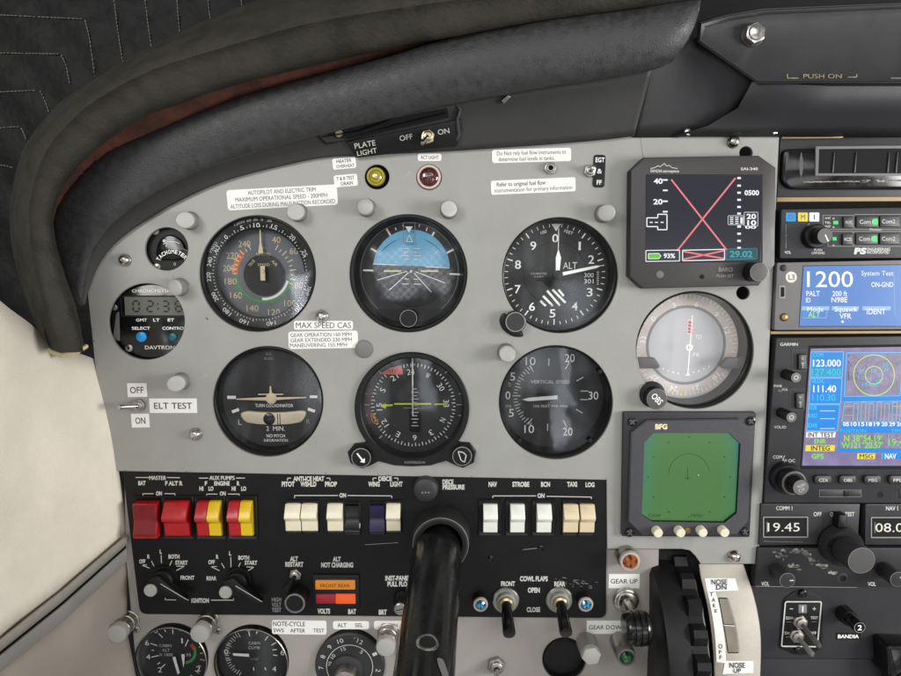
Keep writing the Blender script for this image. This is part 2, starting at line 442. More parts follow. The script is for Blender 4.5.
# quilted cover in the windscreen
t = T('windscreen_cover', 'black quilted padded cover with pale stitching closing off the windscreen', 'sunshade', 100, 60, -90)
m = t.P3(); rows = []
def qz(x, y):
    return -92 + 2.6 * sin(x * .11 + y * .05) * sin(y * .14) + 1.5 * sin(x * .31 + 1.3) * sin(y * .27 + x * .06)
for y in range(-60, 421, 10): rows.append([(x, y, qz(x, y)) for x in range(-120, 420, 10)])
m.grid(rows, 'quilt'); t.part('padding', m, smooth=80)
m = t.P3()
def stitch(pts, step=3.2, gap=.22):
    q = spline(pts, 30); acc = 0; run = [q[0]]
    for a, b in zip(q, q[1:]):
        acc += sqrt((a[0] - b[0]) ** 2 + (a[1] - b[1]) ** 2); run.append(b)
        if acc > step:
            e = run[-1]; s0 = run[0]; e = (s0[0] + (e[0] - s0[0]) * (1 - gap), s0[1] + (e[1] - s0[1]) * (1 - gap))
            m.tube([(s0[0], s0[1], qz(*s0) + 1), ((s0[0] + e[0]) / 2, (s0[1] + e[1]) / 2, qz(*s0) + 1.7), (e[0], e[1], qz(*e) + 1)], [.4, .55, .4], 'thread', 5)
            run = [b]; acc = 0
for pts in ([(0, 15), (40, 17), (83, 19)], [(85, 20), (90, 42), (95, 80)], [(0, 53), (30, 53.5), (60, 54)], [(61, 55), (66, 66), (70, 86)],
            [(0, 92), (20, 91), (39, 90.5)], [(40, 91), (45, 101), (49, 113)], [(0, 128), (10, 127), (20, 127)], [(21, 128), (24, 134), (26, 140)],
            [(114, 0), (118, 32), (123, 64)], [(145, 0), (148, 24), (152, 52)], [(177, 0), (178.5, 20), (180, 36)], [(208, 0), (209, 10), (211, 24)],
            [(240, -10), (241, -2), (242, 8)], [(0, 165), (6, 166), (14, 168)]):
    m = t.P3(); stitch(pts); t.part('seam', m)
# ---------------------------------------------------------------- glareshield over the panel
E = [(85, 305), (91, 283), (103, 258), (125, 235), (170, 206), (225, 181), (290, 164), (330, 157), (390, 154), (450, 151), (540, 145), (600, 140), (634, 136)]
Lo = [(81, 305), (83, 285), (93, 250), (114, 222), (156, 192), (212, 165), (285, 143), (330, 131), (390, 117), (450, 103), (540, 87), (600, 78), (652, 68)]
Mi = [(78, 304), (69, 270), (78, 224), (100, 196), (142, 165), (195, 142), (262, 122), (330, 102), (390, 86), (450, 70), (540, 54), (600, 46), (664, 38)]
To = [(72, 300), (54, 237), (60, 202), (84, 172), (113, 151), (170, 127), (240, 99), (325, 75), (390, 58), (450, 40), (545, 22), (620, 12), (690, 2)]
def vh(i): return 5 + .42 * sqrt((E[i][0] - Lo[i][0]) ** 2 + (E[i][1] - Lo[i][1]) ** 2)
def valh(px, py):
    for i in range(len(E) - 1):
        if E[i][0] <= px <= E[i + 1][0] or i == len(E) - 2:
            t = min(1, max(0, (px - E[i][0]) / (E[i + 1][0] - E[i][0]))); break
    yb = E[i][1] * (1 - t) + E[i + 1][1] * t
    return 5 + .42 * (yb - py)
gs = T('glareshield', 'dark grey leather covered glareshield arching over the instrument panel', 'glareshield', 330, 140, 10)
m = gs.P3(); rows = []
for k in range(9):
    t = k / 8
    rows.append(spline([(e[0] + (l[0] - e[0]) * t, e[1] + (l[1] - e[1]) * t, 3 + (vh(i) - 3) * t - .6 * sin(pi * t)) for i, (e, l) in enumerate(zip(E, Lo))], 7))
m.grid(rows, 'valance'); gs.part('valance', m, smooth=60, solid=.0012)
m = gs.Ph(hf=valh); m.tube([(455, 103, -1), (460, 110, 1.4), (457, 120, 2), (459, 134, 1.8), (455, 147, 0)], [1.2, 2, 1.6, 2, 1], 'valance', 12); gs.part('moulded_edge', m, smooth=60)
m = gs.Ph(hf=valh); m.prism(roundpoly([(501, 101), (508, 95), (511, 97), (504, 104)], 1), -1, 5, 'steel', .6); gs.part('clip', m)
m = gs.P3(); rows = []
prof = [(0, 0, 0), (0, .02, .35), (.05, .05, .62), (.2, .0, .82), (.42, 0, .96), (.65, 0, 1.), (.85, 0, .95), (1., 0, .8), (1.03, 0, .45)]
Lr = Lo + [(668, 62)]; Mr = Mi + [(694, 42)]; Tr = To + [(700, 2)]
def prow(tt, drop, hh):
    o = []
    for i, (l, mm, u) in enumerate(zip(Lr, Mr, Tr)):
        x = (1 - tt) ** 2 * l[0] + 2 * tt * (1 - tt) * mm[0] + tt * tt * u[0]; y = (1 - tt) ** 2 * l[1] + 2 * tt * (1 - tt) * mm[1] + tt * tt * u[1]
        amp = (3, 6, 8, 10, 13, 18, 25, 31, 36, 38, 40, 40, 40, 34)[i]; base = vh(min(i, 12))
        o.append((x, y + drop * 40, base + amp * hh))
    return spline(o, 7)
for a in prof: rows.append(prow(*a))
m.grid(rows, 'leather'); gs.part('padded_roll', m, smooth=80, solid=.0015)
# rust coloured foam showing between roll and lip
t = T('foam_strip', 'torn rust brown foam edge showing in the gap under the olive lip', 'foam', 240, 90, 40)
m = t.P3(); F0 = [(u[0], u[1] + 4) for u in To]
bandI = [(84, 352), (76, 312), (63, 272), (54, 236), (54, 205), (76, 167), (107, 139), (141, 117), (180, 102), (230, 85), (310, 65), (400, 45), (450, 37), (530, 23), (620, 11), (702, 0)]
F1 = [(79, 316), (52, 232), (52, 200), (74, 166), (104, 139), (160, 109), (230, 83), (318, 62), (390, 46), (450, 36), (545, 20), (620, 9), (690, -2)]
random.seed(5)
rows = []
for k in range(6):
    q = k / 5; row = spline([(a[0] + (b[0] - a[0]) * q, a[1] + (b[1] - a[1]) * q, 10 + 16 * q + min(22, i * 2.4)) for i, (a, b) in enumerate(zip(F0, F1))], 10)
    rows.append([(x, y, h + random.uniform(-1.4, 1.4)) for x, y, h in row])
m.grid(rows, 'rust'); t.solo(m, 60)
# olive lip
t = T('windscreen_lip', 'worn olive brown padded lip curving round the top and side of the glareshield', 'trim', 150, 90, 60)
R_ = [(60, 353), (48, 322), (37, 277), (30, 236), (31, 196), (46, 152), (78, 114), (116, 88), (158, 68), (222, 48), (308, 24), (400, 8), (450, 1), (530, -10), (620, -20), (702, -28)]
O_ = [(44, 346), (31, 312), (17, 270), (10, 230), (13, 186), (25, 146), (54, 108), (97, 77), (150, 47), (228, 11), (310, -14), (400, -32), (450, -40), (530, -50), (620, -60), (702, -66)]
m = t.P3(); rows = []
random.seed(11)
for tt, hh in ((-.03, 46), (0, 58), (.03, 66), (.1, 71), (.25, 76), (.45, 80), (.58, 84), (.64, 88), (.7, 86), (.78, 78), (.88, 62), (.96, 40), (1., 12)):
    o = []
    for i, (a, r, b) in enumerate(zip(bandI, R_, O_)):
        u = tt / .64 if tt < .64 else (tt - .64) / .36
        p = (a[0] + (r[0] - a[0]) * u, a[1] + (r[1] - a[1]) * u) if tt < .64 else (r[0] + (b[0] - r[0]) * u, r[1] + (b[1] - r[1]) * u)
        o.append((p[0], p[1], hh))
    o = spline(o, 9)
    rows.append([(x + random.uniform(-.25, .25), y + random.uniform(-.25, .25), h + 1.3 * sin(x * .09 + y * .13 + tt * 5) * sin(x * .031 + 1) + .9 * sin(x * .23 - y * .19) * sin(x * .05 + y * .04) + random.uniform(-.3, .3)) for x, y, h in o])
m.grid(rows, 'fab_olive'); t.part('padding', m, smooth=80)
m = t.P3()
m.tube([(37, 340, 56), (48, 350, 62), (62, 355, 66), (76, 352, 64), (87, 346, 56)], [2.2, 3, 3.2, 3, 2.2], 'fringe', 10); t.part('piping', m)
# ---------------------------------------------------------------- hood over the radios
t = T('radio_hood', 'black plastic hood with a chromed bolt above the air vent', 'hood', 800, 60, 40)
m = t.P3()
hp = [(697, 42), (699, 22), (728, 14), (764, 8), (905, 2), (1010, 0), (1010, 84), (905, 84), (757, 84)]
def hrow(ins, h): return [(x, y, h) for x, y in offset(hp, -ins)]
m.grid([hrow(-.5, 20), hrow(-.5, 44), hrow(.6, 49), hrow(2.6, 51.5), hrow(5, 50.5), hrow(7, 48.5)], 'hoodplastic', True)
m.grid([hrow(.9, 49.6), hrow(1.7, 51.0)], 'plategrey', True)  # pale bevel line: edge highlight painted in, together with worn plastic
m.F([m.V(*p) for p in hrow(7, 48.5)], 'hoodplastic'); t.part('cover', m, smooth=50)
m = t.P3()
m.grid([[(752, 82, 47), (830, 86, 46), (905, 86, 46), (1010, 86, 46)], [(738, 108, 26), (820, 112, 24), (905, 112, 20), (1010, 112, 20)], [(708, 126, 14), (800, 126, 10), (905, 126, 8), (1010, 126, 8)], [(672, 136.5, 3), (780, 136.5, 2), (905, 137, -4), (1010, 137, -4)]], 'hoodunder')
wa, wb = spline([(650, 60, 34), (697, 38, 37), (764, 80, 34)], 6), [(633 + 77 * k / 12, 137.5, 1 - 3 * k / 12) for k in range(13)]
m.grid([[tuple(a[i] * (1 - q / 6) + b[i] * q / 6 for i in range(3)) for a, b in zip(wa, wb)] for q in range(7)], 'hoodunder'); t.part('underside', m, smooth=50, solid=.001)
m = t.Ph(48)
m.text('PUSH ON', 821, 77, 4.2, 50.6, 'wornyellow', w=38); m.pline([(786, 75), (786, 79), (797, 79)], .9, 50.6, 'wornyellow'); m.pline([(855, 78), (846, 78)], .8, 50.6, 'wornyellow'); m.pline([(855, 78.4), (855, 75)], .9, 50.6, 'wornyellow'); m.line(889, 79, 905, 79, 1.2, 50.6, 'plategrey'); t.part('lettering', m)
b = T('bolt', 'chromed hexagon bolt in the black hood over the radios', 'bolt', 754, 34, 48, hp=52)
m = b.L(); m.lathe(0, 0, [(11.6, 0), (11.6, 1.5), (10.5, 2.3)], 'hoodplastic', 36); b.part('washer', m)
m = b.L(); m.hexnut(0, 0, 10.5, 2.3, 9, 'chrome', .4); m.lathe(0, 0, [(7.5, 9), (6.5, 10.6), (3, 11.4)], 'chrome', 24); b.part('head', m)
for (x, y, lab) in ((688, 132, 'small bright screw under the hood near the grey panel corner'), (775, 131, 'small bright screw under the hood beside the air vent')):
    b = T('screw', lab, 'screw', x, y, 4, hp=6, group='screws under the hood'); m = b.L(); m.lathe(0, 0, [(4, -6), (4, 1), (3, 2.4), (1.2, 2.9)], 'chrome', 20); b.solo(m)
# ---------------------------------------------------------------- PLATE LIGHT recess on the valance
t = T('plate_light_switch', 'black switch plate lettered PLATE LIGHT under the leather roll', 'switch', 405, 132, 15, hp=15)
m = t.Ph(hf=valh)
pl = roundpoly([(347, 142), (462, 119), (462, 131), (457, 146), (356, 158)], 1.5); m.prism(pl, -1, 2.2, 'black', .7); t.part('plate', m)
m = t.Ph(hf=valh); sl = [(314, 134), (447, 108), (449, 118), (326, 145)]
m.poly(sl, .9, 'void')
m.poly([(318, 134), (380, 123), (392, 121), (352, 139), (326, 143)], 1.1, 'valance')
m.tube([(322, 137, 1), (360, 131, 3), (390, 120, 2.5)], [.8, .8, .8], 'blackgloss', 8)
m.tube([(345, 141, 1), (400, 125, 3), (446, 114, 2)], [1.2, 1.2, 1.2], 'black', 8)
m.lathe(339, 133.5, [(4.2, 1), (3.8, 2.2), (1.5, 2.6)], 'brass', 20); t.part('recess', m)
m = t.Ph(hf=valh)
m.text('PLATE', 365, 144.5, 5.4, 2.5, 'silk', w=21, rot=10); m.text('LIGHT', 367, 152, 5.0, 2.5, 'silk', w=20, rot=10)
m.text('OFF', 406, 137.5, 5.2, 2.5, 'silk', w=13, rot=10); m.text('ON', 443.5, 131.5, 5.2, 2.5, 'silk', w=11.5, rot=10); t.part('lettering', m)
def toggle(t, ox, oy, r, tip, nut='steel', lever='chrome', lr=1.6, zb=0, tipr=None, k0=None):
    """bat handled toggle switch: nut, bush, lever; offsets in local pixels"""
    tipr = tipr or lr * 1.5
    m = t.L(); m.hexnut(ox, oy, r, zb, zb + r * .55, nut, .3); t.part('nut', m)
    m = t.L(); m.lathe(ox, oy, [(r * .68, zb + r * .5), (r * .68, zb + r * .9), (r * .55, zb + r), (r * .32, zb + r * 1.02), (r * .3, zb + r * .8)], nut, 24); t.part('bush', m)
    m = t.L(); p0 = Vector((ox, oy, zb + r * .8)); p1 = Vector(tip); q = lambda f: tuple(p0.lerp(p1, f))
    m.tube([q(0), q(.15), q(.8), q(.93), q(1)], [lr, lr, tipr, tipr * .95, tipr * .5], lever, 14); t.part('lever', m)
s = T('toggle_switch', 'small chrome toggle switch between OFF and ON under the leather roll', 'switch', 428, 137, 17, hp=17)
toggle(s, 0, 0, 7.2, (-6, -9, 13), 'brass', 'chrome', 1.5)
# ================================================================ grey instrument panel
HOLES = [(257.5, 273.6, 58.7), (408.3, 273.3, 59.5), (560, 275.2, 58.4), (268, 401.4, 55.7), (555.8, 402.3, 57.4), (166.5, 249, 22), (146.5, 321.5, 38.5), (694.7, 350, 59.3), (412.5, 408, 53.5), (377, 177, 12.8), (429, 177.3, 13.2), (743, 293, 7), (746, 153, 7)]
pan = T('instrument_panel', 'light grey painted metal panel holding the round flight instruments', 'instrument panel', 430, 320, 0)
m = pan.Ph(0)
out = [(88, 293), (92, 279), (103, 255), (125, 232), (170, 203), (225, 178), (290, 161), (330, 154), (390, 151), (450, 148), (540, 142), (600, 137), (636, 133.5), (779, 133.5), (763, 480), (758, 563.5), (701, 563.5), (696, 556), (690, 550), (682, 548.5), (607.5, 548.5), (607, 479.5), (108, 470.5), (97, 380)]
m.plate(out, [circ(x, y, r, 72 if r > 30 else 36) for x, y, r in HOLES], -3, 0, 'panel', .5, 'panel_edge')
pan.part('sheet', m, smooth=20)
random.seed(77); m = pan.Ph(0)
def clear_(x, y): return all((x - a) ** 2 + (y - b) ** 2 > (r + 6) ** 2 for a, b, r in HOLES) and not (628 < x < 775 and (155 < y < 290 or y > 410)) and x < 760
n_ = 0
while n_ < 60:      # chips and fine scratches in the paint
    x, y = random.uniform(110, 755), random.uniform(160, 545)
    if y > 468 and x < 612 or (y < 260 and x < 330 - (y - 160) * 2) or not clear_(x, y): continue
    n_ += 1
    if n_ % 3: r_ = random.uniform(.2, .75); m.poly([(x + r_ * random.uniform(.5, 1.2) * cos(i * pi / 3), y + r_ * random.uniform(.4, 1.) * sin(i * pi / 3)) for i in range(6)], .1, random.choice(['capgrey', 'inkgrey', 'postside']))
    else: a_ = random.uniform(0, pi); L_ = random.uniform(3, 11); m.line(x, y, x + L_ * cos(a_), y + L_ * sin(a_), .16, .09, random.choice(['lampwhite', 'paper', 'capgrey']), .05)
for k in range(46):      # worn paint along the lower edge and the side edge
    f = random.random(); x, y = ((108 + 499 * f, 470.3 + 9 * f - random.uniform(.2, 1)) if k % 2 else (88.6 + 19 * f + random.uniform(.2, 1), 296 + 172 * f)); r_ = random.uniform(.2, .8)
    m.poly([(x + 1.6 * r_ * random.uniform(.5, 1.2) * cos(i * pi / 3), y + .6 * r_ * sin(i * pi / 3)) for i in range(6)], .1, random.choice(['capgrey', 'inkgrey']))
m.poly([(206, 317), (208.4, 319), (208, 320), (206, 318.4)], .1, 'ink'); pan.part('worn_paint', m, smooth=0)
m = pan.Ph(0); m.line(640, 134, 643, 158, .7, .08, 'panel_edge'); m.line(757, 286, 763, 294, .01, .08, 'panel_edge'); pan.part('seam', m)
def screw(px, py, r=6.2, parent=pan):
    q = T('screw', None, None, px, py, 0); m = q.L()
    m.lathe(0, 0, [(r * 1.05, 0), (r * 1.05, 1.2), (r * .95, 2), (r * .8, 4.2), (r * .5, 6), (r * .28, 6.4), (r * .24, 5.4)], 'chrome', 28)
    o = m.build('screw', parent.empty()); o.location = q.loc - parent.loc; return o
for x, y in ((125, 260), (322, 316), (196, 434), (733, 142), (734, 556), (424, 486.5)): 
    if (x, y) != (424, 486.5): screw(x, y)
# ---------------------------------------------------------------- post lights
pl0 = T('post_light', 'grey post light at the top corner between the small tachometer and the airspeed dial', 'post light', 191, 221, 0, group='cut off grey post lights round the dials', rot=20)
def postlight(t, r=8.2, H=21):
    m = t.L(); m.lathe(0, 0, [(r + 1.2, 0), (r + 1.2, .6), (r + .6, 1.2)], 'postside', 32); m.lathe(0, 0, [(r + .9, .4), (r + .9, 2), (r + .2, 2.6)], 'capgrey', 32, False); t.part('collar', m)
    m = t.L(); N = 32
    def rg(rad, zf): return [m.V(rad * cos(2 * pi * i / N), rad * sin(2 * pi * i / N), zf(rad * cos(2 * pi * i / N))) for i in range(N)]
    A = rg(r, lambda x: 1); B = rg(r, lambda x: H * .84 - (x + r) * .4); C = rg(r * .97, lambda x: H * .91 - (x + r) * .41); D = rg(r * .91, lambda x: H * .95 - (x + r) * .42); G = rg(r * .84, lambda x: H * .97 - (x + r) * .45)
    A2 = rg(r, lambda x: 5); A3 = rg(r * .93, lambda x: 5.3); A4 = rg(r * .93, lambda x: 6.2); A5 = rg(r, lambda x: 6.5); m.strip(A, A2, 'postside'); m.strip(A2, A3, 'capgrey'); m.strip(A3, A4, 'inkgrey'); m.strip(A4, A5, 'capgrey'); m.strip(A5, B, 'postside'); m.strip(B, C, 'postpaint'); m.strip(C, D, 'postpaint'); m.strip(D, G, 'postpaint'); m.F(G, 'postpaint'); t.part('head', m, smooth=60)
postlight(pl0); pr = pl0.root
lowpost = None
for x, y, rot, lab in (
    (181, 287, 200, 'grey post light overlapping the top of the digital clock face'),
    (299, 213, 30, 'grey post light above the upper rim of the airspeed dial beside the long autopilot placard'),
    (367, 208, 160, 'grey post light under the yellow lamp, above the blue attitude indicator'),
    (449, 210, 0, 'grey post light above the attitude indicator, under the red brown lamp'),
    (603, 214, 200, 'grey post light at the top edge of the altimeter under the EGT switch'),
    (182, 381, 10, 'grey post light between the digital clock and the ELT TEST sticker'),
    (506, 352, 120, 'grey post light at the upper edge of the vertical speed dial'),
    (129, 620, 120, 'grey post light at the black switch panel corner nearest the side wall'),
    (209, 620, 120, 'grey post light between the two cabin pressure dials'),
    (388, 633, 120, 'grey post light beside the black control column under the CABIN sticker')):
    if y < 500: dup(pr, x, y, 0, lab, rot); continue
    if lowpost is None:
        t = T('post_light', lab, 'post light', x, y, -5, group='round capped grey post lights on the lower panel'); lowpost = t.empty()
        m = t.L(); m.lathe(0, 0, [(10.5, 0), (10.5, 1), (9.4, 1.6), (9.4, 8), (8.6, 8.6), (8.6, 14), (9.6, 14.6), (9.6, 18), (8.8, 19)], 'steel', 36, wob=lambda i, j: random.uniform(-.25, .25) if j in (2, 3, 6, 7) else 0); t.part('collar', m)
        m = t.L(); m.lathe(0, 0, [(9.3, 18), (9.3, 25), (8.6, 26), (8, 26.2)], 'postpaint', 36); t.part('head', m)
    else: dup(lowpost, x, y, -5, lab, 40)
g = T('blanking_plug', 'round flat grey plug in the panel beside the speed limit placards', 'plug', 364, 349, 0); m = g.L()
m.lathe(0, 0, [(9, 0), (9, 1), (8.4, 2), (6, 2.8), (3, 3)], 'capgrey', 36); g.solo(m)
# ---------------------------------------------------------------- round instruments
D0 = 680.
def kd(z): return (D0 - z) / D0       # something z behind the sheet has to be this much bigger to look the same
def gauge(name, label, cat, cx, cy, r, zd=-24, rim=3.5, dial='dial', dr=None, slope=.3, glassmat='glass', tiltg=(0, 0), grp='round flight instruments in the grey panel'):
    t = T(name, label, cat, cx, cy, 0, group=grp)
    dr = dr or r - rim - 3
    m = t.L(); ri = r - rim
    m.lathe(0, 0, [(r + 4, -3.4), (r - .5, -3.4), (r - 1, -2.6), (ri + .6, -2.4), (ri, -3), (ri - .5, -5.5), (ri - .5, -7), (ri - 1, max(zd * .5, -16)), (dr * kd(zd) + .6, zd + .5), (dr * kd(zd) + .5, zd - 2)], 'bezel', 80, False); t.part('bezel', m)
    m = t.L(kd(zd)); m.disc(0, 0, dr + .4, zd, dial, 80); t.dialmb = m; t.zd = zd; t.dr = dr
    g = t.L(); gz = -6.6
    tx_, ty_ = tiltg; g.F([g.V(ri * cos(2 * pi * i / 64), ri * sin(2 * pi * i / 64), gz + tx_ * cos(2 * pi * i / 64) + ty_ * sin(2 * pi * i / 64)) for i in range(64)], glassmat); t.glassmb = g
    return t
def done(t):
    t.part('dial', t.dialmb); t.part('glass', t.glassmb)
def needle(t, name, pts, z, mat, zb=None, hub=None, tail=None):
    m = t.L(kd(z)); m.prism(pts, z - .6, z, mat)
    t.part(name, m, smooth=0)
zt = lambda t, d=.15: t.zd + d
# --- airspeed
t = gauge('airspeed_indicator', 'airspeed dial with face greyed by reflected haze, coloured speed arcs and a black outer ring of figures', 'dial gauge', 257.5, 273.6, 58.7, zd=-20, rim=3, dial='dial_asi_haze', dr=45)
m = t.dialmb; z = zt(t); ox = 0
m.disc(1.5, -2, 21, z, 'dial', 48)
for s_, dx, dy in (('40', 13.8, 33), ('240', -18, 29), ('220', -30.5, 17.5), ('200', -34.5, 5), ('180', -33, -8), ('160', -28, -22), ('140', -12, -35), ('120', 9.5, -39), ('100', 26, -30), ('80', 35, -12), ('60', 31, 22)):
    m.text(s_, dx + .5, dy, 6.2, z + .1, 'beige', w=12 if len(s_) > 2 else 8.5)
m.arc(.5, -1, 25.5, 31.5, 136, 180, z + .05, 'orange'); m.arc(.5, -1, 27, 30, 130, 150, z + .1, 'redor')
m.arc(.5, -1, 26.5, 28.5, 182, 352, z + .05, 'green'); m.arc(.5, -1, 23.5, 26, 265, 345, z + .05, 'white')
for i, a in enumerate(range(62, -248, -9)):
    m.tick(.5, -1, a, 27, 33 if i % 2 == 0 else 30.5, .9, z + .12, 'lume' if not -180 < a < -20 else 'green')
m.text('KNOTS', 1, 19, 2.6, z + .1, 'beige', w=14); m.text('MPH', 0, 25, 2.2, z + .1, 'beige', w=6)
m.text('TRUE', -11, 10, 3, z + .1, 'beige', w=8, rot=50); m.text('AIR', 12, 10, 3, z + .1, 'beige', w=7, rot=-50); m.text('SPEED', 1, 8.5, 2.4, z + .1, 'beige', w=12)
zr = -8.5
m = t.L(kd(zr)); m.lathe(0, 0, [(44, -12), (44.2, -9), (45, zr), (55.5, zr), (56.2, zr - 1)], 'bezel', 80, False)
for a in range(0, 360, 4):
    if not 80 < a < 80: m.tick(0, 0, a, 46, 47.3 if a % 20 else 49, .55, zr + .1, 'white')
def ringtext(m, s_, a, R, h, z, mat, w=None, inward=False): m.text(s_, R * cos(radians(a)), R * sin(radians(a)), h, z, mat, w=w, rot=a - 90)
for s_, a, R in (('10', 92, 47.7), ('15', 71, 48.5), ('20', 47, 49), ('25', 24, 49.5), ('5', 110, 48), ('0', 132, 48.5), ('30', 93, 53.3), ('60', 100, 53.3), ('90', 107, 53.3), ('120', 113, 53.3), ('0', 86, 53.3), ('20', 78, 53.3), ('240', 167, 51), ('220', 184, 51.5), ('200', 207, 51.5), ('180', 228, 51.5), ('160', 250, 51.5), ('140', 281, 51), ('120', 318, 51.5)):
    ringtext(m, s_, a, R, 4.2 if R < 53 else 2.4, zr + .12, 'white', w=len(s_) * (3.1 if R < 53 else 2.2))
ringtext(m, 'PRESS', 150, 53, 3.6, zr + .12, 'white', w=12); ringtext(m, 'ALT', 150, 48.5, 3.6, zr + .12, 'white', w=8); ringtext(m, 'TEMP', 340, 51, 3, zr + .12, 'white', w=10)
m.line(41, 0, 52, 0, 1, zr + .3, 'black'); t.part('scale_ring', m)
needle(t, 'needle', [(-.7, 8), (.7, 8), (2.2, 27), (3, 22), (.5, 45.5), (-.5, 45.5), (-2.4, 22), (-2, 25)][:0] or [(-2.6, 20), (2.6, 20), (.9, 30), (.5, 45), (-.5, 45), (-.9, 30)], -14, 'lume')
m = t.L(kd(-14)); m.prism(rc(1.3, 0, 4.6, 14.5), -15, -14, 'lume'); m.lathe(1.3, 2, [(2, -14), (1.8, -13)], 'brass', 20); t.part('needle_tail', m)
done(t)
# --- attitude
t = gauge('attitude_indicator', 'attitude indicator with pale blue sky half and a black caging knob at its foot', 'dial gauge', 408.3, 273.3, 59.5, zd=-22, rim=4, dr=50, tiltg=(0, .7))
m = t.dialmb; z = zt(t)
m.annulus(0, 1, 48.5, 49, z, 'silkdim', 64)
for a, r0, r1, w in ((90, 0, 0, 0), (120, 41, 51, 1.6), (150, 38, 48, 1.6), (178, 39, 50, 1.5), (110, 45, 48, .9), (100, 46, 49, .9), (80, 46, 49, .9), (70, 44, 48, .9), (60, 40, 47, 1.6), (28, 40, 49, 1.6), (-3, 39, 50, 1.5)):
    if w: m.tick(2, 1, a, r0 - 1, r1 - 1.5, w * 1.2, z + .1, 'white')
m.poly([(-38, -36), (38, -36), (30, -46), (0, -50), (-30, -46)], z + .3, 'bezel')
# the gyro ball: a shallow dome, sky above, dark ground below
m = t.L(kd(-18)); R = 38.5; hy = 2.5; bz = lambda x, y: -20.5 + 5 * (1 - (x * x + y * y) / (R * R)); cx0, cy0 = 2, 4.5
ys = [R * sin(pi / 2 * (i / 12)) for i in range(-12, 13)] + [hy]; ys = sorted(ys); nx = 24
rows = []
for y in ys:
    xm = sqrt(max(0.0, R * R - y * y)); rows.append([(cx0 + xm * (2 * i / nx - 1), cy0 + y + (.03 * xm * (1 - 2 * i / nx) if abs(y - hy) < .01 else 0), bz(xm * (2 * i / nx - 1), y)) for i in range(nx + 1)])
for a, b, ya in zip(rows, rows[1:], ys):
    ia = [m.V(*p) for p in a]; ib = [m.V(*p) for p in b]; m.strip(ia, ib, 'skyblue' if ya >= hy - .01 else 'ground', False)
zb = -15.3
for y, w_ in ((24, 12), (20.5, 7), (17, 15), (13.5, 8), (-11, 14), (-6, 8)):
    for s2 in (-1, 1): m.line(cx0 + s2 * 2.5, y, cx0 + s2 * (2.5 + w_ / 2), y - s2 * .2, .7, zb, 'white')
for dx, dy in ((-34, -11), (-22, -21), (20, -23), (34, -14)): m.line(cx0 + dx * .12, 3 + dy * .12, cx0 + dx, 4 + dy, .8, zb + .2, 'white')
m.line(cx0 - 38, 9, cx0 + 38, 5, .9, -16.2, 'white')
m.arc(cx0, cy0 - 8, 38.2, 39, 40, 140, -18.8, 'skydark')
t.part('gyro_ball', m, smooth=60)
m = t.L(kd(-12))
for s2 in (-1, 1): m.prism(rc(2 + s2 * 18.5, 2, 17.5, 1.9), -13, -12, 'lume')
m.disc(2, 1.5, 1.4, -12, 'lume', 20); t.part('miniature_aircraft', m, smooth=0)
m = t.L(kd(-12)); m.poly([(-3.5, 46), (4, 46), (.3, 40)], -12, 'white'); m.pline([(-2.5, 31), (.5, 38), (3.5, 31), (-2.5, 31)], .7, -12, 'white'); m.frame(-5.5, 30, 6.5, 50, .5, -12.2, 'silkdim'); t.part('bank_pointer', m, smooth=0)
m = t.L(); m.lathe(0, -45, [(9.6, -6), (9.6, 1.5), (8.6, 3)], 'bezel', 36); m.annulus(0, -45, 8.2, 8.7, 3.1, 'silkdim', 36); t.part('knob', m)
done(t)
# --- altimeter
t = gauge('altimeter', 'altimeter with white figures 0 to 9, a striped window and ALT lettering', 'dial gauge', 560, 275.2, 58.4, zd=-27, rim=2.2, dr=52)
m = t.dialmb; z = zt(t); ox, oy = 0, 0
for s_, dx, dy in (('0', -1.2, 36), ('1', 23.2, 28.4), ('2', 35, 15), ('3', 34.2, -17.6), ('4', 19.5, -31.7), ('5', -2.7, -38.7), ('6', -23.4, -32), ('7', -38, -14.5), ('8', -38, 10), ('9', -23, 28.6)):
    m.text(s_, dx, dy, 8.2, z, 'white', w=(6 if s_ != '1' else 2.2), bold=.008)
for i in range(50):
    a = 90 - i * 7.2; M5 = i % 5 == 0
    m.tick(-1, 0, a, 44.5 if M5 else 47, 50.3, 1.3 if M5 else .8, z, 'white')
m.annulus(-1, 1, 31, 31.6, z, 'void', 64)
m.text('ALT', 14, 9, 6.8, z, 'white', w=14); m.text('100', -13, 42, 3, z, 'white', w=6, rot=18); m.text('FEET', 12, 42, 3, z, 'white', w=9, rot=-18)
m.text('CALIBRATED', -17, 1, 1.8, z, 'silk', w=16); m.text('TO 20,000 FT', -17, -2, 1.6, z, 'silk', w=10)
m.poly(rc(33, -3.5, 13, 12), z - .05, 'void'); m.text('300', 33, -.5, 4.4, z + .1, 'white', w=9.6); m.text('301', 33, -6.6, 4.4, z + .1, 'white', w=9.6)
for i in range(7): m.line(41, 2.5 - i * 2, 43, 2.5 - i * 2, .6, z + .1, 'white')
for x0, y0, x1, y1 in ((245, 452, 272, 476), (258, 428, 306, 476), (277, 402, 340, 474), (303, 397, 368, 462), (332, 397, 358, 428)):
    m.line((x0 - 318) / 4.83, (325 - y0) / 4.83, (x1 - 318) / 4.83, (325 - y1) / 4.83, 2.3, z, 'white')
m.poly([(-5.5, 50), (4.5, 50), (-.6, 43)], z + .2, 'white')
zN = -14
needle(t, 'long_needle', [(-.5, -.8), (44, 7.6), (40, 8.8), (-.2, 3)], zN, 'white') if 0 else None
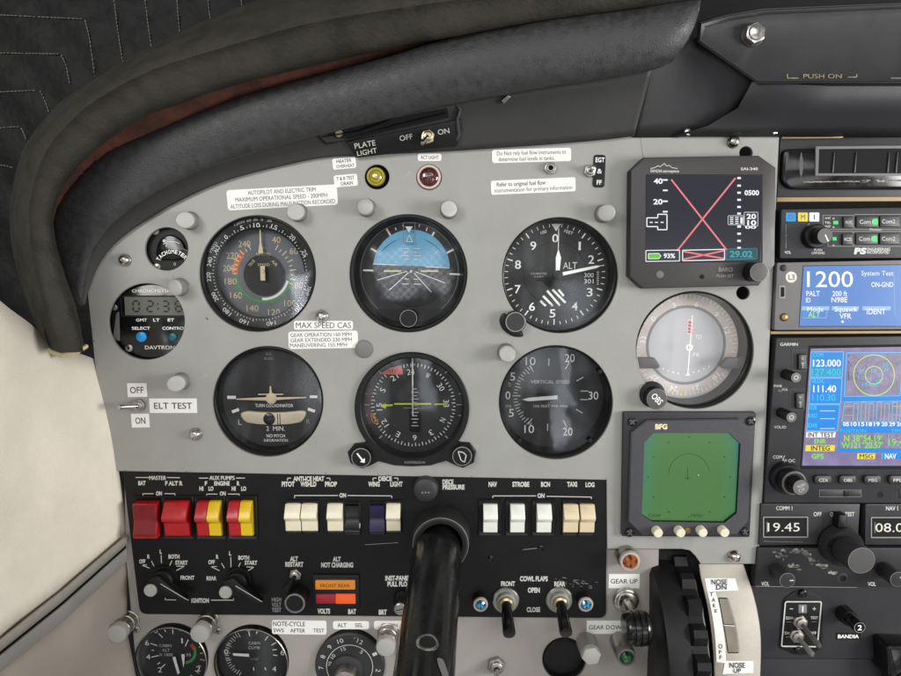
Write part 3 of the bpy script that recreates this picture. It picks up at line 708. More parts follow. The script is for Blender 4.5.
q = lambda a, L_, w0, w1, r0=0: [(r0 * cos(a) - w0 * sin(a), r0 * sin(a) + w0 * cos(a)), ((L_ * .88) * cos(a) - w1 * sin(a), (L_ * .88) * sin(a) + w1 * cos(a)), (L_ * cos(a), L_ * sin(a)), ((L_ * .88) * cos(a) + w1 * sin(a), (L_ * .88) * sin(a) - w1 * cos(a)), (r0 * cos(a) + w0 * sin(a), r0 * sin(a) - w0 * cos(a))]
needle(t, 'long_needle', q(radians(12), 44, 1.7, 1.3, 5), -12.5, 'white')
needle(t, 'short_needle', [(-1.9, 4), (1.9, 4), (3, 17), (.3, 26), (-2.2, 17)], -14.5, 'white')
needle(t, 'thin_needle', [(-.45, 24), (.45, 24), (.35, 46), (-.35, 46)], -13.5, 'silk')
needle(t, 'counterweight', [(0, 1.5), (-20, -3), (-22, -7), (-18, -6.5), (0, -2), (-5, -12), (-8, -13.5), (-4, -6)], -15, 'void')
m = t.L(kd(-12)); m.lathe(0, 0, [(4.6, -16), (4.6, -12.3), (3.8, -11.9), (1, -11.7)], 'bezel', 28); t.part('hub', m)
m = t.L(); m.prism(roundpoly([(-56, -36), (-40, -52), (-34, -62), (-47, -62), (-58, -54), (-61, -44)], 6), -3, 2.5, 'bezel', 1); t.part('knob_lug', m)
m = t.L(); m.lathe(-45, -46, [(10.8, 2), (10.8, 9), (10, 10.5)], 'bezel', 36); m.annulus(-45, -46, 9, 9.9, 10.6, 'knobring', 36); m.disc(-45, -46, 9, 10.6, 'rubber', 36); t.part('knob', m)
done(t)
# --- turn coordinator
t = gauge('turn_coordinator', 'turn coordinator with cream miniature aircraft above a curved slip ball tube', 'dial gauge', 268, 401.4, 55.7, zd=-14, rim=2.4, dr=48.5, tiltg=(1.2, -1.4))
m = t.dialmb; z = zt(t)
for dx, dy, w_, h_, ro in ((-40, 1.3, 8.6, 3.2, 0), (42, 1.9, 7.6, 2.7, 0), (-36.6, -12.3, 7.5, 3, 20), (39.5, -11.7, 7.5, 3, -20)):
    c_, s2 = cos(radians(ro)), sin(radians(ro)); m.poly([(dx + x * c_ - y * s2, dy + x * s2 + y * c_) for x, y in rc(0, 0, w_, h_)], z, 'white')
m.text('L', -32.5, -24, 5.4, z, 'silk', w=3.4); m.text('R', 36, -23.3, 5, z, 'silkdim', w=3.4)
m.text('2  MIN.', 3, -30.5, 4.6, z, 'white', w=18.5, bold=.01); m.text('TURN COORDINATOR', 2.3, -7, 3.2, z, 'white', w=38, bold=.01)
m.text('NO PITCH', 3, -38, 3.2, z, 'white', w=18.5, bold=.01); m.text('INFORMATION', 3, -42.7, 2.8, z, 'white', w=24, bold=.01)
m.text('D.C.', -1, 45, 2.4, z, 'silkdim', w=6.5); m.text('ELEC.', -1, 40.5, 2.4, z, 'silkdim', w=10)
m = t.L(kd(-9))
up = [(x, -11.2 - .0022 * (36 * 36 - x * x)) for x in range(-33, 38, 5)]; lo_ = [(x, -25.4 + .003 * x * x) for x in range(30, -32, -5)]
m.prism(roundpoly([(-31, -14), (-24, -12), (-12, -13.2), (2, -13.8), (16, -13.2), (30, -11.6), (35, -12.5), (35, -17), (30, -24), (18, -26), (2, -26.6), (-14, -26), (-26, -24), (-31, -18)], 3), -13.5, -10.5, 'ballcream', 1.6); t.part('slip_tube', m)
m = t.L(kd(-15)); m.lathe(-2.2, -20, [(6.2, -11), (5.6, -9.4), (3.6, -8.6), (.6, -8.4)], 'blackgloss', 28); m.line(6.3, -14.5, 6.3, -25.5, .8, -10.3, 'ground'); m.line(8.6, -14.5, 8.6, -25.5, .8, -10.3, 'ground'); t.part('slip_ball', m)
m = t.L(kd(-11)); m.prism([(-34, .9), (-6, 2.4), (6, 2.4), (36, 2.6), (36, 1.6), (5, -.6), (-5, -1), (-34, -.1)], -9.6, -8.8, 'lume', .2); m.lathe(1, 1.2, [(5.6, -9.6), (5.6, -8.6), (4.8, -8), (2, -7.8)], 'lume', 28)
m.prism(rc(.5, 5.3, 25, 1.1), -9.6, -9, 'lume'); m.prism([(-.8, 5), (1.8, 5), (1, 13.5), (-.2, 13.5)], -9.6, -8.9, 'lume'); t.part('miniature_aircraft', m)
done(t)
# --- vertical speed
t = gauge('vertical_speed_indicator', 'vertical speed dial with white needle pointing to zero at its side', 'dial gauge', 555.8, 402.3, 57.4, zd=-27, rim=2.2, dr=51)
m = t.dialmb; z = zt(t); ox, oy = 1.2, 4
T2 = lambda x, y: ((x - 302) / 4.83, (305 - y) / 4.83)
for s_, x, y in (('10', 197, 130), ('20', 385, 115), ('30', 503, 298), ('20', 382, 476), ('10', 195, 463), ('5', 112, 205), ('0', 90, 297), ('5', 107, 383)):
    a, b = T2(x, y); m.text(s_, a, b, 8, z, 'white', w=(9.8 if len(s_) == 2 else 5), bold=.004)
for x0, y0, x1, y1 in ((285, 118, 285, 153), (382, 138, 364, 170), (420, 227, 452, 208), (440, 276, 478, 276), (440, 318, 478, 318), (420, 365, 452, 385), (360, 420, 376, 452), (284, 436, 284, 472), (192, 152, 212, 182), (190, 440, 208, 412), (112, 299, 150, 299)):
    m.line(*T2(x0, y0), *T2(x1, y1), 1.0, z, 'silk')
cx2, cy2 = T2(300, 300)
for i in range(1, 12):
    for s2 in (-1, 1):
        a = 180 - s2 * i * 5; m.tick(cx2, cy2, a, 34 if i % 3 else 32, 38, .8, z, 'silk')
m.text('VERTICAL SPEED', *T2(293, 231), 3.4, z, 'silk', w=39); m.text('100 FEET PER MIN', *T2(297, 350), 2.6, z, 'silk', w=34)
m.text('UP', *T2(97, 243), 2.8, z, 'silk', w=4, rot=80); m.text('DN', *T2(92, 350), 2.8, z, 'silk', w=5)
a = T2(150, 306); b = T2(323, 294); needle(t, 'needle', [(a[0], a[1]), (a[0] + 6, a[1] + 1.9), (b[0], b[1] + 1.9), (b[0], b[1] - 2), (a[0] + 6, a[1] - 1.6)], -14, 'white')
m = t.L(kd(-15)); m.prism(rc(b[0] + 6, b[1], 13, 4.4), -16.5, -15, 'black'); m.lathe(b[0] + 2, b[1], [(3, -15), (2.5, -13)], 'black', 24); t.part('needle_tail', m)
for a in (228, 312, 35):
    m = t.L(); m.lathe(53.6 * cos(radians(a)), 53.6 * sin(radians(a)), [(2.4, -3), (2.2, -1.6), (1, -1.4)], 'black', 18); t.part('screw', m)
done(t)
# --- course deviation indicator
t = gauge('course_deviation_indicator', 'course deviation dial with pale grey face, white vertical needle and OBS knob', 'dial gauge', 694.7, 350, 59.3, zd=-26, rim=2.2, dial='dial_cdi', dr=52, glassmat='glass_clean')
m = t.dialmb; z = zt(t)
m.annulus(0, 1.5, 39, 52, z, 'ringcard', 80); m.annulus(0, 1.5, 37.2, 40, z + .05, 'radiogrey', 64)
for i in range(72):
    a = i * 5
    m.tick(0, 1.5, a + 2, 46.5 if i % 2 == 0 else 48.5, 51, .6, z + .1, 'white')
for s_, a in (('6', 78), ('3', 108), ('0', 140), ('33', 171), ('30', 200), ('27', 226), ('24', 256), ('21', 286), ('18', 316), ('15', 340), ('12', 22), ('9', 48)):
    ringtext(m, s_, a, 43.5, 5, z + .1, 'white', w=len(s_) * 3.6)
m.poly([(-.5, 51), (2.6, 51), (1, 45)], z + .15, 'yellow'); m.line(-1, -46, -1, -49, 2.2, z + .1, 'yellow')
m.text('TO', 12, 10, 4.2, z + .1, 'white', w=6.5); m.text('FR', 11, -8, 4.2, z + .1, 'white', w=6.5)
for i in range(-5, 6):
    if i: m.disc(-1.5 + i * 5.1, -27.5 + abs(i) ** 1.6 * .55, .85, z + .1, 'white', 12)
for i in range(4): m.line(1.5, 25 - i * 3.2, 6, 23.2 - i * 3.2, 1.7, z + .15, 'red')
m.frame(1, 13, 6.4, 27, .4, z + .1, 'white')
for s2 in (-1, 1):
    m = t.L(kd(-12)); m.prism(roundpoly([(s2 * 54, -9), (s2 * 36, -9), (s2 * 30, -17.5), (s2 * 32, -20), (s2 * 54, -20)], 2), -15, -10, 'sandia', .6); t.part('lubber_block', m)
needle(t, 'needle', [(-1.8, -27), (-.8, -27), (1.4, 33), (.6, 33)], -13, 'white')
m = t.L(kd(-13)); m.line(-3.5, -27, 1, -27, 1, -13, 'white'); m.annulus(-.8, 1, 2, 3.4, -12.8, 'white', 28); t.part('hub', m)
m = t.L(); m.prism(circ(-41, -45, 13, 40), -3, 3, 'bezel', 1); t.part('knob_lug', m)
m = t.L(); m.knurl(-40, -47, 10.8, 3, 13, 'bezel', 44, .03, 'knobface', 'knobring', .9); m.text('OBS', -40, -47, 6, 13.25, 'white', w=12, rot=-45, bold=.01); t.part('knob', m)
done(t)
# --- horizontal situation indicator (front mounted case with two knobs)
t = T('horizontal_situation_indicator', 'compass instrument with yellow green course arrow, red NAV flag and two corner knobs', 'dial gauge', 412, 408, 0, group='round flight instruments in the grey panel')
m = t.L(); o = []
for i in range(97):
    a = radians(-52 + 284 * i / 96); R = 56.5
    o.append((R * cos(a) * .99, R * sin(a)))
o += [(-44, -36), (-55, -38), (-62, -44), (-60, -54), (-50, -59), (-40, -55), (-34, -53), (-18, -57), (0, -58), (18, -57), (34, -53), (40, -54), (50, -58), (60, -53), (62, -43), (55, -37), (46, -36)]
hs = [p for p in o]
hs = []
for i in range(73):
    a = radians(-38 + 256 * i / 72); hs.append((56 * cos(a), 55.5 * sin(a)))
hs += [(-48, -36), (-57, -37), (-63.5, -45), (-61, -55), (-51, -60), (-42, -57), (-34, -52.5), (-18, -57), (0, -58), (18, -57), (34, -52), (42, -56), (51, -59.5), (61, -54.5), (63, -44), (57, -36), (49, -35.5)]
m.plate(hs, [circ(.5, 0, 52, 72)], -1, 3.5, 'bezel', 1.2)
m.lathe(.5, 0, [(52, 3.5), (51.3, 1), (51, -2), (50, -16), (49.5, -18)], 'bezel', 72, False)
m.text('ROCKWELL', -1, -54.7, 2.2, 3.62, 'silkdim', w=13); m.text('COLLINS', 9, -54.7, 2.2, 3.62, 'silkdim', w=8)
t.part('bezel', m)
m = t.L(kd(-16)); z = -16; m.disc(.5, 0, 51, z, 'dial', 72)
for s2, col in ((-1, 'maroon'),):
    m.poly([(-47, 17), (-40, 17), (-38, 0), (-41, -20), (-47, -20), (-49, -8), (-49.5, 4)], z + .05, 'maroon')
for s2 in (-1, 1):
    for y, w_ in ((22, 3), (11, 3), (0, 7), (-11, 3), (-22, 3)): m.line(s2 * 47 - w_ / 2 , y, s2 * 47 + w_ / 2, y, .8, z + .1, 'silk')
for a in (45, 135, 225, 315): m.tick(.5, 0, a, 45, 50, 1, z + .1, 'silk')
m.text('GS', -43, 27, 3.4, z + .1, 'silkdim', w=5.4); m.text('GS', 44, 26, 3.4, z + .1, 'silkdim', w=5.4)
m.poly(rc(2, -13, 12, 30, 2), z + .06, 'void')
for i in range(12): m.line(-1.5 if i % 2 else -.2, 16 - i * 3.4, 5.5 if i % 2 else 4.2, 16 - i * 3.4, .9, z + .4, 'silk')
t.part('dial', m)
m = t.L(kd(-14)); z = -14; m.annulus(.5, 0, 31, 42.5, z, 'dial', 72)
hd = 243.
for d in range(0, 360, 5): m.tick(.5, 0, 90 - (d - hd), 38.6 if d % 10 == 0 else 40, 42.2, .8, z + .1, 'white')
for s_, d in (('N', 0), ('3', 30), ('6', 60), ('E', 90), ('12', 120), ('15', 150), ('S', 180), ('21', 210), ('24', 240), ('W', 270), ('30', 300), ('33', 330)):
    ringtext(m, s_, 90 - (d - hd), 33.5, 5.6, z + .1, 'white', w=len(s_) * 3.7)
t.part('compass_card', m)
m = t.L(kd(-12)); m.prism([(-33, -.6), (-27, 2.4), (-27, 1), (-20, 1.2), (-20, -.4), (-27, -1), (-27, -3.4)], -12.6, -12, 'lime'); m.prism(rc(-11 + 11, 1.6, 37, 1.7), -12.6, -12, 'lime'); m.prism([(22, 1.8), (35, 2.2), (35, 1.0), (22, .4)], -12.6, -12, 'lime'); t.part('course_arrow', m, smooth=0)
m = t.L(kd(-12)); m.pline([(-42, -8), (-39, -9), (-35, -17), (-38, -18.5), (-41, -15), (-42, -8)], 1, -12, 'orange'); m.pline([(-40, -10), (-37, -16)], .8, -12, 'yellow'); t.part('heading_bug', m, smooth=0)
m = t.L(kd(-11)); m.prism([(-32.5, 32), (-22, 38.5), (-11, 41), (-9.3, 33), (-10, 31.5)], -11.6, -11, 'pink'); m.text('NAV', -20, 35, 4.4, -10.9, 'maroon', w=9, sk=.2); t.part('nav_flag', m, smooth=0)
m = t.L(kd(-10)); m.prism(rc(.2, 35, 1.3, 29), -10.6, -10, 'white'); m.prism(rc(.2, 5, 1.3, 31), -10.6, -10, 'silk'); m.line(-9, -2, 7, -2.3, .8, -10, 'silkdim'); t.part('lubber_line', m, smooth=0)
m = t.L(); m.F([m.V(.5 + 51.6 * cos(2 * pi * i / 64), 51.6 * sin(2 * pi * i / 64), .3 + 1.2 * sin(2 * pi * i / 64)) for i in range(64)], 'glass'); t.part('glass', m)
for s2, y in ((-1, -47.5), (1, -46)):
    kx = s2 * 50; m = t.L(); m.knurl(kx, y, 10.4, 3, 12, 'bezel', 30, .09, 'bezel', 'knobring', .86)
    if s2 < 0: m.poly([(kx + 3.5, y - 5.2), (kx + 3.8, y - .2), (kx + 1.8, y - 1.6), (kx - 3.4, y + 5), (kx - 4.6, y + 4), (kx + .6, y - 2.8), (kx - 1.2, y - 4.2)], 12.3, 'white')
    else: m.pline([(kx - 4, y + 5), (kx + 1, y + 4), (kx + 4, y + 1), (kx + 2.5, y - 6), (kx - 1, y - 4), (kx - 4, y + 5)], .9, 12.3, 'silk')
    t.part('knob', m)
# --- small voltmeter-like tachometer
t = T('hour_meter', 'small black round meter with arched scale window at the panel corner', 'dial gauge', 166.5, 249, -3)
m = t.L(); m.disc(0, 0, 27, -4, 'black', 40); t.part('face', m)
m = t.L(); m.prism([(-11, -5)] + [(14 * cos(radians(a)) + 4, 16 * sin(radians(a)) - 2) for a in range(170, 9, -10)] + [(26, -2), (26, -8), (4, -11), (-8, -10)], -4, 1, 'blackgloss', 1.6)
m.arc(6, -8, 15, 15.6, 60, 125, 1.1, 'silk'); m.line(0, 2, 2, 9, .6, 1.1, 'silk'); m.disc(-1.5, 8, 1.5, 1.1, 'silk', 14); t.part('window', m)
m = t.L()
for i, ch in enumerate('TACHOMETER'):
    a = 150 - i * 12.5; m.text(ch, 6 + 16 * cos(radians(a)), -17.5 + 15 * sin(radians(a)), 3.8, 1.3 if 0 else 1.2, 'white', rot=a - 90, w=2.7, bold=.02)
m.text('0', 6, -15, 3, -3.8, 'silk', w=2); t.part('lettering', m)
for y in (17.5, -18):
    m = t.L(); m.lathe(-11.5, y, [(3.6, -4), (3.4, -1.8), (1.4, -1.2)], 'knobring', 20); m.line(-13.8, y - 1, -9.2, y + 1, .7, -1, 'void'); t.part('screw', m)
# --- digital clock
t = T('digital_clock', 'black digital clock reading 02:3 with a blue and a teal button', 'clock', 146.5, 321.5, -3)
m = t.L(); m.disc(0, 0, 45, -5, 'black', 48); m.prism(rr(-30, -46, 50, 50, 4), -6, -2.5, 'blackgloss', 1); t.part('case', m)
m = t.L(); m.frame(-26, 4.5, 50, 26, 1.4, -1.9, 'black', 2); m.poly(rr(-22, 6, 50, 24.5, 0), -2.2, 'lcd')
def seg7(m, ch, x, y, w, h, t_, z, mat):
    on = {'0': 'abcdef', '1': 'bc', '2': 'abged', '3': 'abgcd', '8': 'abcdefg', '4': 'fgbc', '5': 'afgcd', '9': 'abcdfg', '6': 'afgedc', '7': 'abc'}[ch]
    X0, X1, Y0, Ym, Y1 = x - w / 2, x + w / 2, y - h / 2, y, y + h / 2; g_ = t_ * .55
    for k, a, b in (('a', (X0, Y1), (X1, Y1)), ('g', (X0, Ym), (X1, Ym)), ('d', (X0, Y0), (X1, Y0)), ('f', (X0, Ym), (X0, Y1)), ('b', (X1, Ym), (X1, Y1)), ('e', (X0, Y0), (X0, Ym)), ('c', (X1, Y0), (X1, Ym))):
        if k in on:
            dx, dy = b[0] - a[0], b[1] - a[1]; L_ = abs(dx) + abs(dy); m.line(a[0] + dx / L_ * g_, a[1] + dy / L_ * g_, b[0] - dx / L_ * g_, b[1] - dy / L_ * g_, t_, z, mat)
for ch, x in (('0', -10.5), ('2', 3.5), ('3', 19), ('8', 32)): seg7(m, ch, x, 15, 6, 10.5, 1.7, -2, 'lcdink')
m.disc(11.3, 17.5, .9, -2, 'lcdink', 10); m.disc(11.3, 12.5, .9, -2, 'lcdink', 10); t.part('display', m)
m = t.L(); z = -2.4
m.text('CHRONOMETER', 5, 30.5, 2.9, z, 'white', w=38, bold=.015)
for s_, x in (('GMT', -6), ('LT', 9), ('ET', 23.5)): m.text(s_, x, 1.3, 2.9, z, 'white', w=11 if len(s_) == 3 else 6.5, bold=.015)
m.text('SELECT', -7, -7, 2.9, z, 'white', w=18.5, bold=.015); m.text('CONTROL', 26.5, -7, 2.9, z, 'white', w=24, bold=.015); m.text('DAVTRON', 11, -26.5, 3.6, z, 'silk', w=30, bold=.02); t.part('lettering', m)
for x, r, c_, l_ in ((-6.6, 5.1, 'btnblue', 'bright blue button'), (25, 4.2, 'btnteal', 'dark teal button')):
    m = t.L(); m.lathe(x, -15.6, [(r, -2.5), (r, -.6), (r * .85, 0), (r * .3, .4)], c_, 28); t.part('button', m, label=l_)
m = t.L(); m.lathe(-19.5, -27, [(4, -2.6), (3.8, -.6), (1.6, .2)], 'steel', 22); m.disc(-19.5, -27, 1.5, .3, 'void', 6)
m.prism(roundpoly([(-36, -18), (-31, 8), (-28, 10), (-29, -20)], 1), -4.5, -1.8, 'plategrey', .6); m.lathe(-32.5, 14, [(3.4, -4), (3, -2), (1, -1.5)], 'steel', 16); t.part('mounting_clip', m)
# ================================================================ stickers
def placard(label, x0, y0, x1, y1, lines, h=0., rot=0., r=2., col='paper', ink='ink', name='placard', th=.35, group=None, cat='sticker'):
    """lines: (text, dx, dy, height, width) in local pixels, y up"""
    cx, cy = (x0 + x1) / 2, (y0 + y1) / 2
    t = T(name, label, cat, cx, cy, h, rot=rot, group=group)
    m = t.L(); m.prism(rc(0, 0, x1 - x0, y1 - y0, r), 0.02, th, col)
    for l in lines:
        s_, dx, dy, hh, w = l[:5]; m.text(s_, dx, dy, hh, th + .06, l[6] if len(l) > 6 else ink, w=w, bold=l[5] if len(l) > 5 else .01)
    t.solo(m, 20); return t
placard('long white sticker about the autopilot and electric trim speed limit above the airspeed dial', 227, 187.5, 337.5, 207.5,
        [('AUTOPILOT AND ELECTRIC TRIM', 0, 6.2, 4., 68), ('MAXIMUM OPERATIONAL SPEED - 200MPH', -1, 0, 4., 92), ('ALTITUDE LOSS DURING MALFUNCTION RECORDED', 0, -6.3, 4., 105)], rot=3, r=3)
placard('little white two line sticker HEATER OVERHEAT highest beside the yellow lamp', 332.5, 158, 356, 168.8, [('HEATER', 0, 2.4, 3.4, 15), ('OVERHEAT', 1, -2.6, 3., 18)], rot=5)
placard('little white two line sticker with DRAIN just below the heater sticker', 334, 174.8, 357.5, 186.5, [('T & B TEST', 0, 2.4, 3.4, 18), ('DRAIN', 1, -2.8, 3.4, 12)], rot=5)
placard('little white one line sticker above the red brown lamp', 417.8, 153.8, 441.5, 161, [('ACT LIGHT', 0, 0, 3.3, 18)], rot=0, r=2)
placard('white sticker warning not to rely on fuel flow instruments, upper of the two fuel stickers', 492, 149, 571, 162, [('Do Not rely fuel flow instruments to', 0, 2.8, 3.9, 69), ('determine fuel levels in tanks.', -5, -3, 3.9, 56)], rot=1.5, r=2.4)
placard('white sticker referring to original fuel flow instrumentation, lower of the two fuel stickers', 491, 179.2, 575.5, 193, [('Refer to original fuel flow', -12, 3, 3.9, 49), ('instrumentation for primary information', 0, -2.8, 3.9, 78)], rot=2.5, r=2)
placard('white sticker reading MAX SPEED CAS between the airspeed and attitude dials', 294, 320.8, 353, 329.6, [('MAX SPEED CAS', 0, 0, 5.6, 55)], r=2)
placard('white three line sticker of gear operation and maneuvering speeds', 288.5, 331, 358, 348.5, [('GEAR OPERATION 160 MPH', -2, 5.2, 3.7, 61), ('GEAR EXTENDED 230 MPH', -2, 0, 3.7, 61), ('MANEUVERING 155 MPH', -5, -5.2, 3.7, 57)], r=3, rot=1)
placard('small square white sticker reading OFF above the test toggle', 127.5, 383, 147, 397, [('OFF', -.3, 0, 6.4, 13.5)], r=0, rot=.5)
placard('white sticker reading ELT TEST beside the test toggle', 149.5, 398.3, 197, 413, [('ELT TEST', 0, 0, 6.2, 38)], r=0, rot=0)
placard('small square white sticker reading ON below the test toggle', 131.5, 413.5, 149.5, 427.5, [('ON', 0, 0, 6.4, 10)], r=0, rot=1)
s = T('toggle_switch', 'chrome toggle switch between the OFF and ON stickers, its lever pointing to the side wall', 'switch', 140, 405, 0); toggle(s, 0, 0, 6.5, (-14, 1.5, 17), 'steel', 'chrome', 1.8)
# ---------------------------------------------------------------- warning lamps at the top of the panel
def warnlamp(label, x, y, jewel, ring, glow=False, r=9.5, off=(0, 0)):
    t = T('warning_lamp', label, 'lamp', x, y, -3); m = t.L()
    m.disc(0, 0, 15, -8, 'void', 36); t.part('socket', m)
    m = t.L(); ox, oy = off; m.lathe(ox, oy, [(r, -8), (r, 2), (r - .8, 3.4), (r - 2.4, 3.6), (r - 3, 2.4), (r - 3.3, .5)], ring, 40); t.part('ring', m)
    m = t.L(); m.lathe(ox, oy, [(r - 2.6, 1), (r - 3.2, 3), (r - 5, 4.4), (2, 5.2)], jewel, 36); m.lathe(ox, oy, [(3.2, 4.9), (2.6, 6), (1, 6.4)], 'brass' if jewel == 'jewelyellow' else jewel, 24); t.part('jewel', m)
warnlamp('yellow jewelled warning lamp sitting in a dark hole at the top of the panel', 377, 177, 'jewelyellow', 'olivering', r=9.3, off=(-1, 0))
warnlamp('red brown warning lamp with a pale pink ring at the top of the panel', 429, 177.3, 'jewelred', 'lamppink', r=12.2)
t = T('jack_socket', 'small chrome jack socket between the two fuel stickers', 'socket', 550, 168.5, 0); m = t.L()
m.hexnut(0, 0, 6.4, 0, 3, 'steel', .2); m.lathe(0, 0, [(4.4, 3), (4.4, 5.4), (3.6, 6), (2.6, 6), (2.4, 4), (2.3, 1)], 'chrome', 24); m.disc(0, 0, 2.3, 3.2, 'void', 20); t.solo(m)
t = T('placard', 'small black plate lettered EGT and FF beside a toggle switch', 'sticker', 599, 171.3, 0, rot=-1); m = t.L()
m.prism(rc(0, 0, 12, 32, 3), 0, .8, 'black', .3)
for s_, y in (('EGT', 11), ('&', 0), ('FF', -11)): m.text(s_, 0.5, y, 4.4, .9, 'white', w=(9 if s_ == 'EGT' else 5), bold=.02)
t.solo(m)
s = T('toggle_switch', 'small chrome toggle switch beside the black EGT plate', 'switch', 589.5, 171.3, 0); toggle(s, 0, 0, 6.4, (1.5, 2.5, 14), 'steel', 'chrome', 1.6)
# ================================================================ black switch panel
HB = -1.6
sp = T('switch_console', 'black switch panel with white lettering and rows of rocker switches', 'switch panel', 365, 545, HB)
m = sp.Ph(0)
op = roundpoly([(121, 462), (607, 462), (606, 618.5), (139.5, 614.5)], 7); m.plate(op, [], -4.5, HB, 'switchblack', .5); sp.part('sheet', m, smooth=20)
m = sp.Ph(HB); z = HB + .12
TX = [('MASTER', 157.7, 477.8, 4, 16.5), ('BAT', 142, 483, 4, 7.5), ('F ALT R', 174, 483.2, 4, 17.5), ('ON', 159, 493.3, 3.9, 6), ('AUX PUMPS', 222, 477.8, 4, 25), ('F', 206, 483.3, 4, 2.4), ('ENGINE', 222, 483.3, 4, 15.5), ('R', 238.3, 483.3, 4, 2.8),
      ('HI', 201.4, 488.5, 4, 4), ('LO', 211, 488.5, 4, 5), ('HI', 233.7, 488.5, 4, 4), ('LO', 243.7, 488.5, 4, 5), ('ON', 222.8, 493.5, 3.9, 6),
      ('OFF', 142.3, 561.3, 3.8, 6.2), ('R', 148.6, 556.4, 3.8, 2.6), ('L', 160.8, 551.5, 3.8, 2.2), ('BOTH', 174, 556.4, 3.8, 11), ('START', 181.5, 562.5, 3.8, 12.5), ('FRONT', 187.5, 577.6, 3.8, 14), ('IGNITION', 200.2, 600.4, 4.2, 17.5),
      ('OFF', 211.6, 562, 3.8, 6.5), ('R', 217.4, 556.6, 3.8, 2.6), ('L', 230.2, 553.3, 3.8, 2.2), ('BOTH', 243.8, 557.6, 3.8, 11), ('START', 251, 562.6, 3.8, 12.5), ('REAR', 211.6, 578.2, 3.8, 10),
      ('ANTI-ICE HEAT', 308.8, 478.6, 4.4, 31), ('PITOT', 288.2, 484, 4.6, 13), ('WSHLD', 308.4, 484, 4.6, 16), ('PROP', 331, 484, 4.6, 12), ('DEICE', 385.2, 478.6, 4.2, 13.5), ('WING', 374, 484, 4.6, 11.5), ('LIGHT', 396.5, 484, 4.6, 12.5), ('ON', 342.7, 495.2, 4, 6.5),
      ('ALT', 294, 558.7, 4.4, 8), ('RESTART', 294.4, 564.2, 4.4, 18), ('ALT', 336.8, 559, 4.4, 8), ('NOT CHARGING', 337.2, 564.8, 4.6, 32), ('VOLTS', 323.8, 611, 4.6, 12.6), ('BAT', 352.2, 611.4, 4.6, 8), ('BRT', 382.8, 612, 4.6, 8), ('INST-PANEL', 397.8, 578, 4.6, 25), ('PULL FLOOD', 401, 583.8, 4.6, 27),
      ('DEICE', 448, 481.8, 4.4, 11), ('PRESSURE', 453.6, 487, 4.4, 22), ('NAV', 492.8, 484.2, 4.6, 8.5), ('STROBE', 520.8, 484.2, 4.6, 17), ('BCN', 545.5, 484.2, 4.6, 9), ('TAXI', 572, 484.2, 4.6, 10), ('LOG', 590, 484.6, 4.4, 9), ('ON', 541, 495.6, 4.2, 7),
      ('COWL FLAPS', 533.8, 578.6, 4.6, 28), ('FRONT', 508, 583.6, 4.4, 14), ('REAR', 559.8, 583.8, 4.4, 11), ('OPEN', 533.8, 590, 4.6, 12), ('CLOSE', 533.4, 609.4, 4.4, 13.5)]
for s_, x, y, h_, w_ in TX: m.text(s_, x, y, h_, z, 'silk', w=w_, bold=.042)
for s_, y in (('HIGH', 599.4), ('VOLT', 604.6), ('TEST', 609.8)): m.text(s_, 276.5, y, 4, z, 'silkdim', w=9.5, bold=.02)
for a in ([(135.5, 477.4), (149, 477.4)], [(167, 477.4), (180, 477.6)], [(143, 495.5), (143, 493.6), (153.5, 493.6)], [(164.5, 493.6), (175, 493.6), (175, 495.6)],
          [(199, 478), (208.5, 478)], [(236, 478), (245, 478)], [(206.7, 496), (206.7, 494), (217.5, 494)], [(228, 494), (239.3, 494), (239.3, 496)],
          [(165.3, 597.6), (165.3, 599.6), (176, 599.8)], [(184, 599.8), (189, 599.9)], [(211, 600), (233.6, 600), (233.6, 598)],
          [(287.5, 480.5), (287.5, 478), (291, 478)], [(326.5, 478), (330, 478), (330, 480.5)], [(373, 480.5), (373, 478), (376.5, 478)], [(394, 478), (398, 478), (398, 480.5)],
          [(294.6, 498), (294.6, 495.4), (338, 495.4)], [(347.5, 495.4), (391.8, 495.8), (391.8, 498)], [(492.8, 498), (492.8, 495.8), (536, 495.8)], [(546.5, 496.2), (591.5, 497), (591.5, 499)],
          [(149.5, 568), (142, 565), (147, 564.8)], [(154, 566), (151.5, 561)], [(161.5, 563), (161.2, 555)], [(169, 567), (172, 560.5)], [(173.5, 572), (184.5, 566), (176.5, 566)],
          [(219.5, 570.5), (211, 566.5), (217, 566.3)], [(224.5, 568), (221.5, 563)], [(231, 567), (230.8, 557)], [(237.5, 569), (240.5, 562.5)], [(243, 573.5), (254, 567), (246.5, 566.8)]):
    m.pline(a, .75, z, 'silk')
sp.part('lettering', m, smooth=0)
for x, y in ((491.3, 558.5), (541, 548), (196, 546)):
    if x > 400:
        t0 = T('screw', None, None, x, y, HB); m = t0.L(); m.lathe(0, 0, [(3.4, 0), (3.2, 1), (1.8, 1.6), (1.4, .8)], 'blackgloss', 18); o = m.build('screw', sp.root); o.location = t0.loc - sp.loc
m = sp.Ph(HB)
random.seed(21)
for k in range(26):      # scuffs where hands have rubbed the black paint
    x = random.gauss(572, 10); y = 581 + (x - 560) * .12 + random.gauss(0, 2); L_ = random.uniform(.8, 4); m.line(x, y, x + L_, y + L_ * random.uniform(-.1, .4), random.uniform(.2, .5), z + .02, 'silkdim')
for x0, y0, x1, y1 in ((131, 562, 134, 562.5), (365, 544.6, 398, 542.5), (523, 549.5, 538, 548), (540, 546, 542, 549)): m.line(x0, y0, x1, y1, .5, z + .02, 'silkdim')
sp.part('worn_paint', m, smooth=0)
